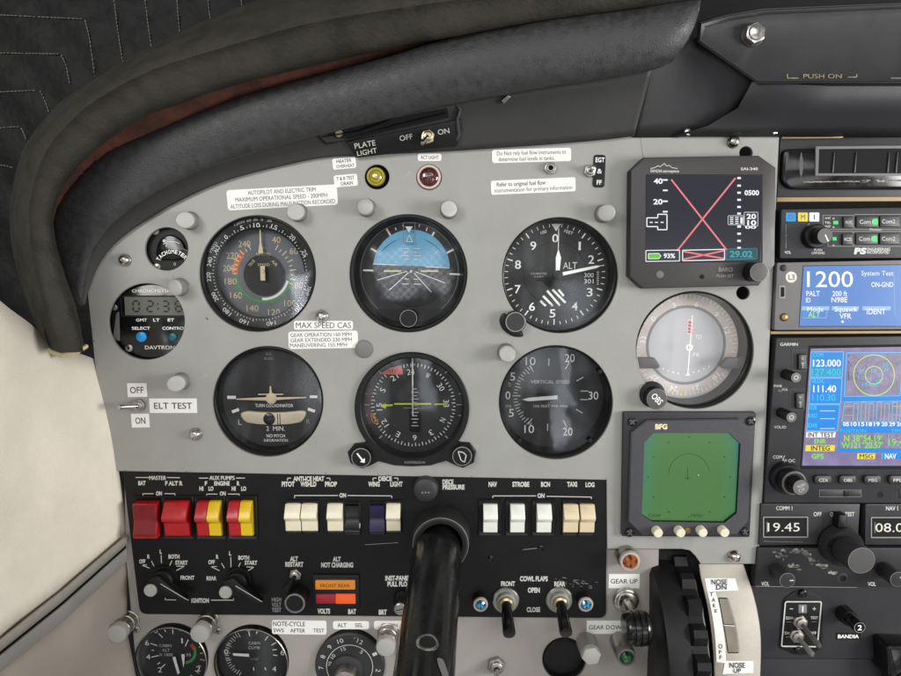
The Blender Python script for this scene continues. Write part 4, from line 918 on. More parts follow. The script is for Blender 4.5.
# ---------------------------------------------------------------- rocker switches
def rocker(label, x0, x1, y0, y1, cols, on=True, frame=None, top=None, depth=11):
    """paddle split into strips of colour; on: the top half stands out at the waist"""
    cx, cy = (x0 + x1) / 2, (y0 + y1) / 2; t = T('rocker_switch', label, 'switch', cx, cy, HB, group='rocker switches on the black switch panel', hp=HB + depth * .75)
    w, h = x1 - x0, y1 - y0; f = frame or (w + 8, h + 10)
    m = t.L(); o = rc(0, 0, f[0], f[1], 1.2); i = rc(0, 0, w + 1.2, h + 1.6, .6)
    A = m.ring(o, 0); B = m.ring(o, 2.2); C = m.ring(offset(o, -.8), 3); D = m.ring(offset(o, -1.8), 2.6); E_ = m.ring(i, 1.4); G = m.ring(i, -2)
    for a, b in ((A, B), (B, C), (C, D), (D, E_), (E_, G)): m.strip(a, b, 'black')
    m.F(G, 'void'); t.part('housing', m)
    n = len(cols)
    # side profile (y, z): rocker pushed in at its foot, waist ridge in the middle
    pr = [(h / 2, -2), (h / 2, depth * .3), (h * .475, depth * .42), (h * .14, depth + .2), (h * .08, depth + .6), (.02 * h, depth - .3), (-h * .1, depth * .6), (-h * .46, depth * .5), (-h * .485, depth * .44), (-h / 2, depth * .3), (-h / 2, -2)]
    if not on: pr = [(h / 2, -2), (h / 2, depth - 3.6), (h * .47, depth - 2.4), (h * .1, depth - 3.4), (0, depth - 4), (-h * .1, depth - 3.2), (-h * .3, depth - .5), (-h * .42, depth), (-h * .48, depth - .8), (-h / 2, depth - 2), (-h / 2, -2)]
    for q, c in enumerate(cols):
        a, b = -w / 2 + w * q / n + (.25 if q else 0), -w / 2 + w * (q + 1) / n - (.25 if q < n - 1 else 0)
        m = t.L(); P_ = [m.V(a, y, z) for y, z in pr]; A = [m.V(a + .5, y, z + .35) for y, z in pr]; B = [m.V(b - .5, y, z + .35) for y, z in pr]; Q = [m.V(b, y, z) for y, z in pr]
        m.strip(P_, A, c, False); [m.F((A[u], A[u + 1], B[u + 1], B[u]), top if top and 2 <= u <= 6 else c) for u in range(len(A) - 1)]; m.strip(B, Q, c, False); m.F(P_, c); m.F(Q[::-1], c)
        t.part('paddle' if n == 1 else 'paddle_half', m, smooth=28)
    return t
t = rocker('plain dark red rocker switch with darker middle, under BAT', 133.8, 157, 503, 538.5, ['rockred'], on=False, depth=13, top='rockmid')
rocker('bright red rocker switch under F ALT R, not split by a second colour', 163, 187.3, 503, 538.5, ['rockred'], depth=14)
rocker('red and yellow split rocker switch under F of AUX PUMPS', 195.8, 219.4, 503, 538.5, ['rockred', 'rockyellow'], depth=14)
rocker('red and yellow split rocker switch under R of AUX PUMPS', 227.8, 251, 503, 538.5, ['rockred', 'rockyellow'], depth=14)
rocker('cream rocker switch under PITOT', 284.8, 300.2, 505, 533, ['rockcream'], frame=(16.6, 34))
rocker('cream rocker switch under WSHLD', 301.2, 316.8, 505, 533, ['rockcream'], frame=(16.6, 34))
rocker('cream rocker switch under PROP', 327, 342.4, 505, 533, ['rockcream'], frame=(17.4, 34))
rocker('blank black rocker beside the cream PROP switch', 344, 360, 505, 533, ['blackgloss'], frame=(17, 34), on=False, depth=5)
rocker('dark blue rocker switch under WING', 369.2, 384.6, 505, 533, ['rockblue'], frame=(16.8, 34), on=False, depth=6)
rocker('cream rocker switch under LIGHT', 386.2, 400.2, 505, 533, ['rockcream'], frame=(17, 34))
rocker('white rocker switch under NAV', 483.4, 497.6, 505.5, 534.5, ['rockwhite'], frame=(24, 38))
rocker('white rocker switch under STROBE', 510.6, 524.8, 505.5, 534.5, ['rockwhite'], frame=(24, 38))
rocker('white rocker switch under BCN', 537.2, 551.6, 505.5, 534.5, ['rockwhite'], frame=(24, 38))
rocker('tan tinted rocker switch under TAXI', 563.8, 578.6, 505.5, 534.5, ['rocktan'], frame=(16.4, 38))
rocker('tan tinted rocker switch under LOG', 580.4, 595, 505.5, 534.5, ['rocktan'], frame=(17, 38))
# ---------------------------------------------------------------- ignition switches
def ignition(label, x, y, cap, tip):
    t = T('ignition_switch', label, 'rotary switch', x, y, HB, group='ignition switches')
    m = t.L(); m.lathe(0, 0, [(13.5, 0), (13.5, 1.6), (13, 2.6)], 'black', 48); t.part('base', m)
    m = t.L(); m.lathe(0, 0, [(11, 2.6), (10.5, 9), (9.5, 10)], 'black', 40)
    m.prism(roundpoly([(-11, 5), (-14, -6), (-9, -12), (0, -9), (24, -19), (26, -16), (6, 2), (-1, 9)], 3), 6, 15, 'black', 1.6); t.part('handle', m)
    hd_ = t.root.children[-1]
    m = t.L(); m.lathe(-8.5, -5.5, [(6.4, 14), (6.2, 16.4), (5.4, 17)], 'postpaint', 30); t.part('cap', m, hd_)
    m = t.L(); m.line(1.5, 1, 25, -14.2, .7, 15.3, 'silk'); m.pline([(25, -14.2), (25.8, -14.8), (27, -15.2)], .7, 15.3, 'silk'); t.part('pointer_line', m, hd_)
ignition('black ignition rotary switch with pale round cap marked FRONT', 165.5, 577.5, 0, 0)
ignition('black ignition rotary switch with pale round cap marked REAR', 239, 579.5, 0, 0)
# ---------------------------------------------------------------- alternator restart, annunciator, flood light knob
s = T('toggle_switch', 'short black toggle switch under ALT RESTART', 'switch', 296, 574, HB); toggle(s, 0, 0, 6.5, (-7, -9, 16), 'steel', 'black', 2, tipr=4.4)
t = T('push_button', 'black push button with a pale rim beside the HIGH VOLT TEST lettering', 'button', 299, 594, HB)
m = t.L(); m.lathe(0, 0, [(10.5, 0), (10.5, 17), (10, 18)], 'black', 40); t.part('barrel', m)
m = t.L(); m.lathe(0, 0, [(10, 18), (9.6, 19.2), (8.6, 19.3), (8.2, 18)], 'knobring', 40, False); t.part('rim', m)
m = t.L(); m.lathe(0, 0, [(8.4, 17.4), (5, 17), (2, 16.2)], 'blackgloss', 40); t.part('plunger', m)
t = T('annunciator', 'lit warning block with amber FRONT REAR strip over a red and orange strip', 'warning light', 336.5, 590, HB)
m = t.L(); o = rc(0, 0, 46.5, 34, 1); m.prism(o, 0, 2.6, 'black', .8); t.part('housing', m)
m = t.L(); m.prism(rc(-.5, 7.2, 39.4, 9.4, .8), 2.4, 4.2, 'ann_amber', .5); m.text('FRONT REAR', -.5, 6.8, 3.6, 4.3, 'void', w=29); t.part('amber_lens', m)
m = t.L(); m.prism(rc(-10.2, -7.4, 19.4, 9.6, .6), 2.4, 4, 'ann_red', .5); t.part('red_lens', m)
m = t.L(); m.prism(rc(9.5, -7.4, 19.6, 9.8, .6), 2.4, 4.4, 'ann_orange', .5); t.part('orange_lens', m)
t = T('knob', 'black knob with a silver face beside the BRT lettering, half behind the control column', 'knob', 402, 597, HB)
m = t.L(); m.lathe(0, 0, [(8, 0), (8, 14), (6.6, 16), (6.4, 22)], 'black', 32); t.part('body', m)
m = t.L(); m.lathe(0, 0, [(6.2, 22), (6, 24), (5.2, 24.6)], 'steel', 30); m.line(-4, -1, 4, 1, .7, 24.8, 'void'); t.part('face', m)
t = T('post_light', 'black capped post light at the top of the black switch panel beside DEICE PRESSURE', 'post light', 426, 487, HB)
m = t.L(); m.lathe(0, 0, [(12.5, 0), (12.5, 7), (11.4, 10), (9, 11.4), (5, 12)], 'rubber', 36); t.part('head', m)
m = t.L()
for k in range(3): m.disc(-3 + k * 3, -1.5, .8, 12.1, 'silkdim', 10)
t.part('marking', m)
# ---------------------------------------------------------------- cowl flap toggles and blue lamps
def bigtoggle(label, x, y):
    t = T('toggle_switch', label, 'switch', x, y, HB, group='big cowl flap toggles')
    m = t.L(); m.lathe(0, 0, [(13.5, 0), (13.5, 2.4), (12.4, 3.6), (9.6, 3.8), (9.3, 5)], 'steel', 44); m.lathe(0, 0, [(9.5, 3.6), (9.5, 7.6), (8.6, 8.4)], 'postside', 36); t.part('nut', m)
    m = t.L(); m.lathe(0, 0, [(7.4, 8.2), (7, 11), (5, 12), (3.4, 11)], 'brass', 30); t.part('bush', m)
    m = t.L(); m.tube([(0, 0, 11), (0, -2.4, 18), (0, -7, 30), (.2, -11.2, 41.5), (.2, -11.8, 43)], [4.2, 5.2, 5.8, 6.2, 5.6], 'yokeblack', 24); m.tube([(.2, -11.8, 43), (.2, -11.2, 41.8)], [4.6, 3], 'blackgloss', 20); t.part('lever', m)
bigtoggle('big black toggle under FRONT cowl flap lettering with silver collar', 505.5, 599.5)
bigtoggle('big black toggle under REAR cowl flap lettering with silver collar', 559, 599)
for k_, c_ in (('jewelblue', (8, 52, 78)), ('jewelamber', (70, 26, 6)), ('jewelgreen', (4, 44, 22))): M(k_ + '_shade', c_, .1, spec=.8, coat=.6)  # darker facet copies paint in the reflections inside the jewels
def jewellamp(label, x, y, jewel, r=7.2, H=13, h=HB, ring='lampwhite', grp=None, body='black'):
    t = T('indicator_lamp', label, 'lamp', x, y, h, group=grp)
    m = t.L(); m.lathe(0, 0, [(r * 1.05, 0), (r * 1.05, H * .75), (r, H * .8)], body, 32); t.part('body', m)
    m = t.L(); m.lathe(0, 0, [(r, H * .78), (r * 1.03, H * .9), (r * .95, H), (r * .76, H * 1.02), (r * .7, H * .96)], ring, 36, False); t.part('ring', m)
    m = t.L(); N = 8; zc = H * 1.08
    A = [m.V(r * .74 * cos(2 * pi * i / 16), r * .74 * sin(2 * pi * i / 16), H * .95) for i in range(16)]; B = [m.V(r * .42 * cos(2 * pi * (i + .5) / N), r * .42 * sin(2 * pi * (i + .5) / N), zc + (.5 if i % 2 else .1)) for i in range(N)]
    for i in range(N):
        a, b, c = A[2 * i], A[2 * i + 1], A[(2 * i + 2) % 16]; m.F((a, b, B[i]), jewel if i % 2 else jewel + '_shade'); m.F((b, c, B[i]), jewel); m.F((c, B[(i + 1) % N], B[i]), jewel + '_shade' if i % 3 else jewel)
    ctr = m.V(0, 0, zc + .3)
    for i in range(N): m.F((B[i], B[(i + 1) % N], ctr), jewel + '_shade' if i % 4 == 1 else jewel)
    t.part('jewel', m, smooth=0)
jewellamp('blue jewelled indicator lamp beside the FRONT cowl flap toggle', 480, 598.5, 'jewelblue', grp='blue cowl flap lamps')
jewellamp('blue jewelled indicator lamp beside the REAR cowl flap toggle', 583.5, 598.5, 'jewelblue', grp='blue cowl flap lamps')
# ================================================================ lower grey panel
HL = -5
lp = T('lower_panel', 'scuffed warm grey lower panel under the black switch panel', 'instrument panel', 390, 645, HL)
m = lp.Ph(0)
m.plate([(122, 470), (660, 545), (657, 740), (150, 740), (133, 655), (124, 560)], [circ(171, 661, 36, 56), circ(251, 663.5, 37, 56), circ(350.3, 664, 33.5, 48), circ(565, 662, 22.5, 40)], -8, HL, 'lower_grey', .5, 'panel_edge'); lp.part('sheet', m, smooth=20)
t1 = None
for x, y in ((136.5, 629), (218, 630.5)):
    t0 = T('screw', None, None, x, y, HL); m = t0.L(); m.lathe(0, 0, [(4, 0), (3.7, 1), (2, 1.5)], 'steel', 20); m.line(-2.6, -1, 2.6, 1, .8, 1.6, 'void'); m.line(-1, 2.6, 1, -2.6, .8, 1.6, 'void'); o = m.build('screw', lp.root); o.location = t0.loc - lp.loc
def lowgauge(name, label, cx, cy, r, dial='dial'):
    t = T(name, label, 'dial gauge', cx, cy, HL, group='small dials in the lower panel')
    m = t.L(); m.lathe(0, 0, [(r + .6, -4), (r + .2, 1), (r - .4, 1.6), (r - 1.2, 1.2), (r - 1.6, -1), (r - 2.4, -7)], 'knobring' if r > 34 else 'bezel', 64, False, mats=['steel', 'steel', 'bezel', 'bezel', 'bezel']); t.part('bezel', m)
    t.dialmb = t.L(); t.dialmb.disc(0, 0, r - 2, -6.5, dial, 64); t.zd = -6.5
    t.glassmb = t.L(); t.glassmb.disc(0, 0, r - 1.3, 0, 'glass_clean', 48)
    return t
t = lowgauge('cabin_altimeter', 'cabin altitude dial with a short green and red arc under the panel corner', 171, 661, 36); m = t.dialmb; z = t.zd + .12
q = lambda x, y: ((x - 320) / 4.505, (275 - y) / 4.505)
for s_, x, y in (('0', 322, 128), ('8', 245, 145), ('6', 203, 205), ('4', 205, 272), ('1', 362, 195), ('2', 430, 330), ('2', 255, 335)):
    a, b = q(x, y); m.text(s_, a, b, 5.4, z, 'white', w=4 if s_ != '1' else 1.4)
for x0, y0, x1, y1 in ((258, 160, 275, 180), (322, 142, 322, 162), (218, 207, 248, 218), (218, 274, 252, 266), (375, 222, 390, 190), (262, 325, 280, 308), (285, 140, 290, 152), (222, 240, 232, 241), (360, 135, 356, 148), (245, 308, 257, 300)): m.line(*q(x0, y0), *q(x1, y1), .9, z, 'white')
a, b = q(285, 218); m.text('CABIN', a, b, 3, z, 'silk', w=12); a, b = q(287, 240); m.text('ALT', a, b, 3, z, 'silk', w=7.5); a, b = q(286, 262); m.text('X 1000', a, b, 3, z, 'silk', w=14); a, b = q(388, 262); m.text('35', a, b, 3, z, 'silk', w=5)
a, b = q(368, 250); m.arc(a, b, 10, 12.6, -85, 22, z, 'green'); m.arc(a, b, 9.2, 13, 22, 48, z, 'red')
for i in range(8): m.tick(0, 3, 45 - i * 14, 27, 30 if i % 2 else 32, .8, z, 'silk')
zn = -2.5
needle(t, 'needle', [(.5, 2.5), (3.5, 3), (7, -14), (5, -16)], zn, 'white'); needle(t, 'short_needle', [(9, 5), (12.5, 5), (11.5, -5), (10.6, -9)], zn - 1, 'white'); done(t)
t = lowgauge('cabin_climb_gauge', 'cabin climb dial with white needle pointing to zero, second of the two small dials', 251, 663.5, 37); m = t.dialmb; q = lambda x, y: ((x - 682) / 4.505, (286 - y) / 4.505)
for s_, x, y in (('2', 666, 135), ('4', 765, 165), ('6', 818, 250), ('0', 562, 247), ('4', 778, 330)):
    a, b = q(x, y); m.text(s_, a, b, 5.6, z, 'white', w=4)
for x0, y0, x1, y1 in ((668, 150, 672, 172), (755, 172, 740, 192), (790, 203, 768, 215), (792, 236, 772, 238), (606, 145, 608, 165), (705, 148, 703, 160), (795, 265, 775, 262), (684, 322, 685, 338), (735, 322, 740, 336)): m.line(*q(x0, y0), *q(x1, y1), .9, z, 'white')
for i in range(20): m.tick(-2, 6, 118 + i * 6.5, 22 if i % 3 else 20.5, 26, .7, z, 'silk')
a, b = q(692, 205); m.text('CABIN', a, b, 3, z, 'silk', w=11.5); a, b = q(690, 227); m.text('CLIMB', a, b, 3, z, 'silk', w=11.5); a, b = q(690, 282); m.text('x100', a, b, 2.4, z, 'silkdim', w=8)
a, b = q(572, 212); m.text('UP', a, b, 2.6, z, 'silk', w=4); a, b = q(568, 280); m.text('DN', a, b, 2.6, z, 'silk', w=4)
needle(t, 'needle', [(-18.5, 9.4), (-2.5, 8.6), (-2.5, 5.6), (-18.5, 7)], -2.5, 'white'); done(t)
t = T('pressure_selector', 'black rotary cabin pressure selector with two scales and a bright centre knob', 'rotary switch', 350.3, 664, HL)
m = t.L(); m.lathe(0, 0, [(35, -3), (34.6, 3), (33, 4.4), (24, 4.4), (23.6, 3.6)], 'rubber', 64); z = 4.5
m.annulus(0, 0, 22.6, 23.3, z, 'silk', 64)
for s_, a in (('8', 158), ('9', 133), ('10', 108), ('12', 68), ('1', 28), ('2', -8), ('7', 182)): ringtext(m, s_, a, 28.5, 4.6, z, 'silk', w=2.6 * len(s_) + .6)
for s_, a in (('10', 147), ('15', 108), ('20', 172)): ringtext(m, s_, a, 19.5, 3.6, 4.1, 'silk', w=4.6)
ringtext(m, '5', 52, 19.5, 3.6, 4.1, 'silk', w=2.6); m.text('FT', 7, 30, 2, z, 'silkdim', w=5); t.part('dial', m)
m = t.L(); m.lathe(-3, -4, [(17, 3.7), (16, 6), (12, 8)], 'rubber', 48); m.lathe(-3, -5, [(11.5, 8), (11, 18), (9.6, 20), (4, 21)], 'steel', 32, wob=lambda i, j: (-.6 if i % 2 and j < 2 else 0)); t.part('knob', m)
t = T('pressure_vent', 'bare round hole with ragged black foam lining in the lower panel', 'opening', 565, 662, HL - 2)
m = t.L(); random.seed(4); pts = circ(0, 0, 22.2, 60); pts = [(x * (1 + random.uniform(-.03, .012)), y * (1 + random.uniform(-.03, .012))) for x, y in pts]
m.lathe(0, 0, [(25, -2), (22.5, 1.5), (21, -3), (20, -12), (6, -13), (.5, -13)], 'blackmatt', 60, wob=lambda i, j: random.uniform(-.5, .5) if j in (1, 2) else 0); t.solo(m)
t = T('post_light', 'stubby hexagon headed grey post light beside the ragged round hole', 'post light', 586, 641, HL)
m = t.L(); m.lathe(0, 0, [(10, 0), (9.6, 16), (9.4, 22)], 'alu', 32); t.part('body', m)
m = t.L(); m.hexnut(0, 0, 9.6, 22, 27, 'postpaint', .2); t.part('head', m)
s = T('toggle_switch', 'little chrome toggle switch with hexagon nut low on the grey panel, beside the control column', 'switch', 496, 664, HL); toggle(s, 0, 0, 9, (0, -6, 26), 'steel', 'chrome', 2)
placard('white sticker reading NOTE-CYCLE SWS AFTER TEST over the small dials', 272, 619.7, 326.5, 634.5, [('NOTE-CYCLE', -10, 3.6, 4.7, 32), ('SWS', -20.5, -3.4, 4, 10.5), ('AFTER', -1.5, -3.4, 4, 15), ('TEST', 19.5, -3, 3.8, 11)], h=HL, rot=-.8, r=2.2)
placard('white sticker reading ALT SEL above the pressure selector', 333, 620.6, 369, 629.2, [('ALT', -9, 0, 4, 9), ('SEL', 8, 0, 4, 8)], h=HL, r=2.2)
placard('white sticker reading CABIN half hidden by the control column', 374, 620.4, 408, 629.4, [('CABIN', -1.5, 0, 3.6, 16)], h=HL, r=2.2)
t = T('wire', 'short orange wire running down behind the control column', 'wire', 401, 640, HL); m = t.P3(); m.tube([(404, 617, -5), (401.5, 630, -3), (399, 655, -4), (396, 690, -5)], [1.0] * 4, 'wirered', 10); t.solo(m)
# ---------------------------------------------------------------- landing gear lever and its lamps
placard('white sticker reading GEAR UP under the amber lamp', 608.6, 573.5, 639.5, 588.3, [('GEAR UP', 0, 0, 4.6, 27)], h=HL, r=0)
placard('white sticker reading GEAR DOWN behind the round gear lever', 586.6, 620, 630, 634, [('GEAR DOWN', -1, 0, 4.4, 37)], h=HL, r=0)
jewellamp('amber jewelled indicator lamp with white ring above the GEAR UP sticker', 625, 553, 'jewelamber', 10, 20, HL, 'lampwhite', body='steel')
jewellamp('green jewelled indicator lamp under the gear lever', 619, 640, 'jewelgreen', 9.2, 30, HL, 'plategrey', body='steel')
t = T('gear_lever', 'landing gear lever with a black wheel shaped grip and chromed bush', 'lever', 625.5, 599, HL)
m = t.L(); m.lathe(0, 0, [(13, 0), (13, 3), (12, 4.6), (10.6, 5), (10, 8), (8, 8.6)], 'chrome', 40); t.part('bush', m)
m = t.L(); m.tube([(0, 0, 4), (0, -2, 20), (0, -6, 34)], [6, 4.4, 4], 'chrome', 20); t.part('shaft', m)
m = t.L()
def axl(prof, mat, cx, cy, cz, n=36, mats=None):      # a wheel turned on an axis across the panel
    prev = None
    for j, (r, x) in enumerate(prof):
        R = [m.V(cx + x, cy + r * cos(2 * pi * i / n), cz + r * sin(2 * pi * i / n)) for i in range(n)]
        if prev: m.strip(prev, R, mats[j - 1] if mats else mat)
        elif r > 0.1: m.F(R[::-1], mat)
        prev = R
    m.F(prev, mat)
axl([(8, -12.5), (13, -12), (15.2, -9.5), (15.6, -6.5), (14.4, -5.8), (14.4, -4.6), (15.9, -4), (16, -.6), (14.6, 0), (14.6, 1), (16, 1.6), (15.8, 5), (14.4, 5.6), (14.4, 6.6), (15.5, 7.2), (14.6, 10), (12, 12), (7, 12.5)], 'yokeblack', 0, -7, 42); t.part('grip', m)
# ---------------------------------------------------------------- control column
t = T('control_column', 'thick glossy black control column reaching out of the panel', 'control column', 441, 534, HB)
m = t.L(); m.lathe(0, 0, [(29, 0), (29, 2), (28.4, 16), (27.8, 24), (27, 25.6), (26.4, 26.3), (24.5, 26.6), (21, 26.4)], 'yokerub', 64, False, mats=['yokerub', 'yokerub', 'yokerub', 'yokerub', 'radiogrey', 'yokerub', 'bezel'])
t.part('collar', m)
m = t.P3(); a = P(441, 543, -6) - t.loc; 
p0 = P(439, 535, -8); p1 = P(417, 742, 250)
k_ = S
def ctube(fr, radii, mat, n=40):
    mm = MB(lambda x, y, z: (x, y, z), 1); mm.tube([tuple(p0.lerp(p1, f) - t.loc) for f in fr], [r * k_ for r in radii], mat, n); return mm
t.part('shaft', ctube([0, .1, .12, .3, .6, 1.], [25, 25, 24.8, 24.6, 24, 23.5], 'yokeblack'), smooth=60)
# drilled hole with bright rim on the upper face of the shaft
ax = (p1 - p0).normalized(); up = (Vector((0, 0, 1)) - ax * ax.z).normalized(); toward = (CAM - p0.lerp(p1, .74)); toward = (toward - ax * toward.dot(ax)).normalized(); sd = ax.cross(toward)
c0 = p0.lerp(p1, .735)
mm = MB(lambda x, y, z: c0 - t.loc + (sd * x + ax * y) * k_ + toward * k_ * (sqrt(max(0, 24.2 ** 2 - x * x)) + z), 1)
mm.lathe(0, 0, [(9, -.3), (8.8, .35), (7.2, .5), (6.6, .2)], 'chrome', 32, False); mm.lathe(0, 0, [(6.7, .22), (4, .22), (.2, .22)], 'void', 32); t.part('hole', mm)
WP = 1 if sd.x > 0 else -1
random.seed(9); mm = MB(lambda x, y, z: c0 - t.loc + (sd * x + ax * y) * k_ + toward * k_ * (sqrt(max(0, 24.2 ** 2 - x * x)) + z), 1)
mm.poly(roundpoly([(s2 * x, y) for s2 in (WP,) for x, y in ((8, 14), (13, 12), (18, 22), (19, 32), (14, 30), (10, 22))], 2), .12, 'plategrey'); t.part('worn_patch', mm)
# ================================================================ display units in the grey panel
t = T('flight_display', 'square grey electronic flight display with a big red cross on its dark screen', 'display', 700, 220, 0)
m = t.Ph(10)
body = [(643, 158), (757, 156), (774, 168), (773, 265), (757, 285.5), (641.5, 288.5), (628.5, 276.5), (629.5, 171)]
m.prism(body, 0, 13, 'bezel', .5); m.prism(offset(body, -.3)[:], 10, 15, 'sandia', 1.6); t.part('case', m)
m = t.Ph(15); z = 15.15
m.frame(645.6, 174.4, 762.6, 262.6, 1.6, z, 'bezel', 1)
def scr(x, y): return (625 + x / 4.225, 145 + y / 4.225)
sq = [scr(95, 130), scr(577, 130), scr(572, 491), scr(86, 491)]
m.poly(sq, z + .05, 'scr_dark'); z2 = z + .12
for a, b in (((195, 146), (428, 442)), ((466, 140), (219, 448))): m.line(*scr(*a), *scr(*b), 1.6, z2, 'scr_pink')
def st(s_, x, y, h, w, c='scr_white', bold=.03, zz=z2): a, b = scr(x, y); m.text(s_, a, b, h, zz + .05, c, w=w, bold=bold)
st('40', 140, 153, 5, 9); st('20', 139, 240, 5, 9.4); st('0500', 535, 202, 4.8, 14.5); 
for y in (148, 192, 238, 282): m.line(*scr(160, y), *scr(180, y), 1.5, z2, 'scr_white')
for y in (140, 172, 202, 232, 262, 290, 345, 375, 405, 435): m.line(*scr(474, y), *scr(489, y), 2, z2, 'scr_white')
def box(pts, w=1., c='scr_white'):
    p = [scr(*q) for q in pts]; m.pline(p + [p[0]], w, z2 + .02, c)
box([(92, 308), (138, 308), (138, 293), (177, 293), (177, 358), (138, 358), (138, 345), (92, 345)])
for x in (104, 126, 150): m.line(*scr(x, 327), *scr(x + 13, 327), 1, z2, 'scr_white')
m.poly([scr(436, 300), scr(500, 300), scr(500, 336), scr(436, 336)], z2 + .03, 'scr_black'); box([(436, 300), (500, 300), (500, 336), (436, 336)], .8)
m.poly([scr(504, 285), scr(560, 285), scr(560, 342), (scr(504, 342))], z2 + .04, 'scr_black'); box([(504, 285), (560, 285), (560, 342), (504, 342)], .8)
for x in (450, 472):
    for y in (307, 315, 323, 331): m.line(*scr(x - 7, y), *scr(x + 7, y), .9, z2 + .1, 'scr_white')
st('1', 492, 319, 6, 2.4, zz=z2 + .06); st('20', 533, 302, 4.8, 9.5, zz=z2 + .06); st('10', 535, 329, 4.8, 9, zz=z2 + .06); st('00', 530, 348, 2.6, 11, zz=z2 + .06)
box([(88, 446), (230, 444), (230, 490), (88, 492)], .8); box([(243, 445), (420, 441), (420, 485), (243, 489)], .9)
for a, b in (((246, 450), (417, 480)), ((246, 483), (417, 447))): m.line(*scr(*a), *scr(*b), 1.5, z2 + .04, 'scr_pink')
p = [scr(98, 459), scr(142, 458), scr(152, 469), (scr(142, 481)), scr(98, 481)]; m.poly(p, z2 + .04, 'scr_green'); m.pline(p + [p[0]], .6, z2 + .08, 'scr_white'); st('93%', 187, 468, 4.4, 11.5)
m.poly([scr(430, 441), scr(556, 437), scr(556, 480), scr(428, 484)], z2 + .02, 'scr_tealdk'); box([(430, 441), (556, 437), (556, 480), (428, 484)], .8, 'scr_teal'); st('29.02', 490, 461, 6, 23, 'scr_teal', .035)
t.part('screen', m, smooth=0)
m = t.Ph(15); z = 15.15
def st2(s_, x, y, h, w, c='silk', bold=.02): a, b = scr(x, y); m.text(s_, a, b, h, z, c, w=w, bold=bold)
st2('SANDIA', 132, 110, 2.6, 12); st2('aerospace', 194, 110, 2.6, 16); st2('SAI-340', 525, 101, 2.6, 17); st2('BARO', 425, 526, 4.2, 14, 'silkdim'); st2('PUSH SET', 423, 553, 3, 17, 'silkdim')
m.pline([scr(*q) for q in ((108, 100), (125, 96), (140, 88), (150, 92), (166, 78), (176, 90), (186, 86), (198, 96), (222, 100))], .6, z, 'silk'); t.part('lettering', m, smooth=0)
m = t.Ph(15)
for x, y, r, c_ in ((147, 547, 4, 'plategrey'), (326, 557, 2.2, 'void')):
    a, b = scr(x, y); m.lathe(a, b, [(r, 15), (r * .9, 15.6), (r * .4, 15.8)], c_, 24)
t.part('light_sensor', m)
a, b = scr(535, 536); kt = T('knob', None, None, a, b, 15); m = kt.L(); m.knurl(0, 0, 9.6, 0, 17, 'bezel', 36, .06, 'knobface', 'knobring', .9); o = m.build('knob', t.root); o.location = kt.loc - t.loc
# --- stormscope
t = T('storm_detector', 'square charcoal storm detector with a glowing green screen and four cream push buttons', 'display', 688, 474, 0)
q = lambda x, y: (615 + x / 4.507, 405 + y / 4.507)
m = t.Ph(5); m.prism(roundpoly([q(38, 32), q(634, 32), q(606, 594), q(30, 590)], 1.5), 0, 6, 'radio', .8); t.part('back_plate', m)
m = t.Ph(9); oc = [q(*a) for a in ((142, 66), (558, 60), (614, 130), (600, 520), (548, 580), (122, 586), (56, 522), (70, 122))]; sc_ = [q(*a) for a in ((172, 124), (512, 124), (562, 174), (545, 484), (490, 527), (166, 522), (118, 492), (130, 166))]
A = m.ring(oc, 5.5); B = m.ring(oc, 10); C = m.ring(offset(oc, -1.2), 11.2)
# bezel face with a hole for the screen, then the walls down to the screen
loops = [offset(oc, -1.2), sc_]; idx = [C, m.ring(sc_, 11.2)]; flat = idx[0] + idx[1]
m.strip(A, B, 'charcoal'); m.strip(B, C, 'charcoal')
for tr in tessellate_polygon([[Vector((x, y, 0)) for x, y in l] for l in loops]): m.F([flat[i] for i in tr], 'charcoal')
m.strip(idx[1], m.ring(sc_, 6.4), 'bezel'); t.part('bezel', m)
m = t.Ph(7); m.poly(offset(sc_, .4), 6.6, 'storm')
for f in [0]:
    a, b = q(334, 312); m.arc(a, b, 20.2, 20.6, 5, 178, 6.8, 'lcdink', 40)
    m.line(a - 1.5, b - 6, a - 1.5, b + 5.5, .5, 6.8, 'lcdink'); m.line(a - 4.5, b + 4, a + 1.5, b + 4, .5, 6.8, 'lcdink'); m.line(a + 9, b + 1, a + 10, b + 1, .6, 6.8, 'white')
    for k in range(12):
        an = radians(k * 30); x, y = a + 41 * cos(an), b + 3 + 40 * sin(an); m.line(x - 1, y, x + 1, y, .5, 6.8, 'lcdink'); m.line(x, y - 1, x, y + .3, .5, 6.8, 'lcdink')
    a, b = q(178, 498); m.text('CLEAR', a, b, 3, 6.8, 'lcdink', w=13); a, b = q(370, 498); m.text('MENU', a, b, 3, 6.8, 'lcdink', w=12)
t.part('screen', m, smooth=0)
m = t.Ph(11); a, b = q(208, 97); m.text('BFG', a, b, 4.8, 11.35, 'lume', w=12, bold=.05); t.part('lettering', m, smooth=0)
def sub(t, name, px, py, h, fn, label=None, hp=None):
    kt = T(name, None, None, px, py, h, hp=hp); mm = kt.L(); fn(mm); o = mm.build(name, t.empty()); o.location = kt.loc - t.loc
    if label: o['label'] = label
    return o
for x, y in ((76, 75), (611, 72), (65, 573), (584, 570)):
    def fs(mm): mm.lathe(0, 0, [(4.6, 0), (4.4, 1.6), (2.6, 2.2)], 'blackgloss', 24); mm.line(-2.2, -2.2, 2.2, 2.2, .9, 2.3, 'plategrey'); mm.line(-2.2, 2.2, 2.2, -2.2, .9, 2.3, 'plategrey')
    sub(t, 'screw', *q(x, y), 6, fs)
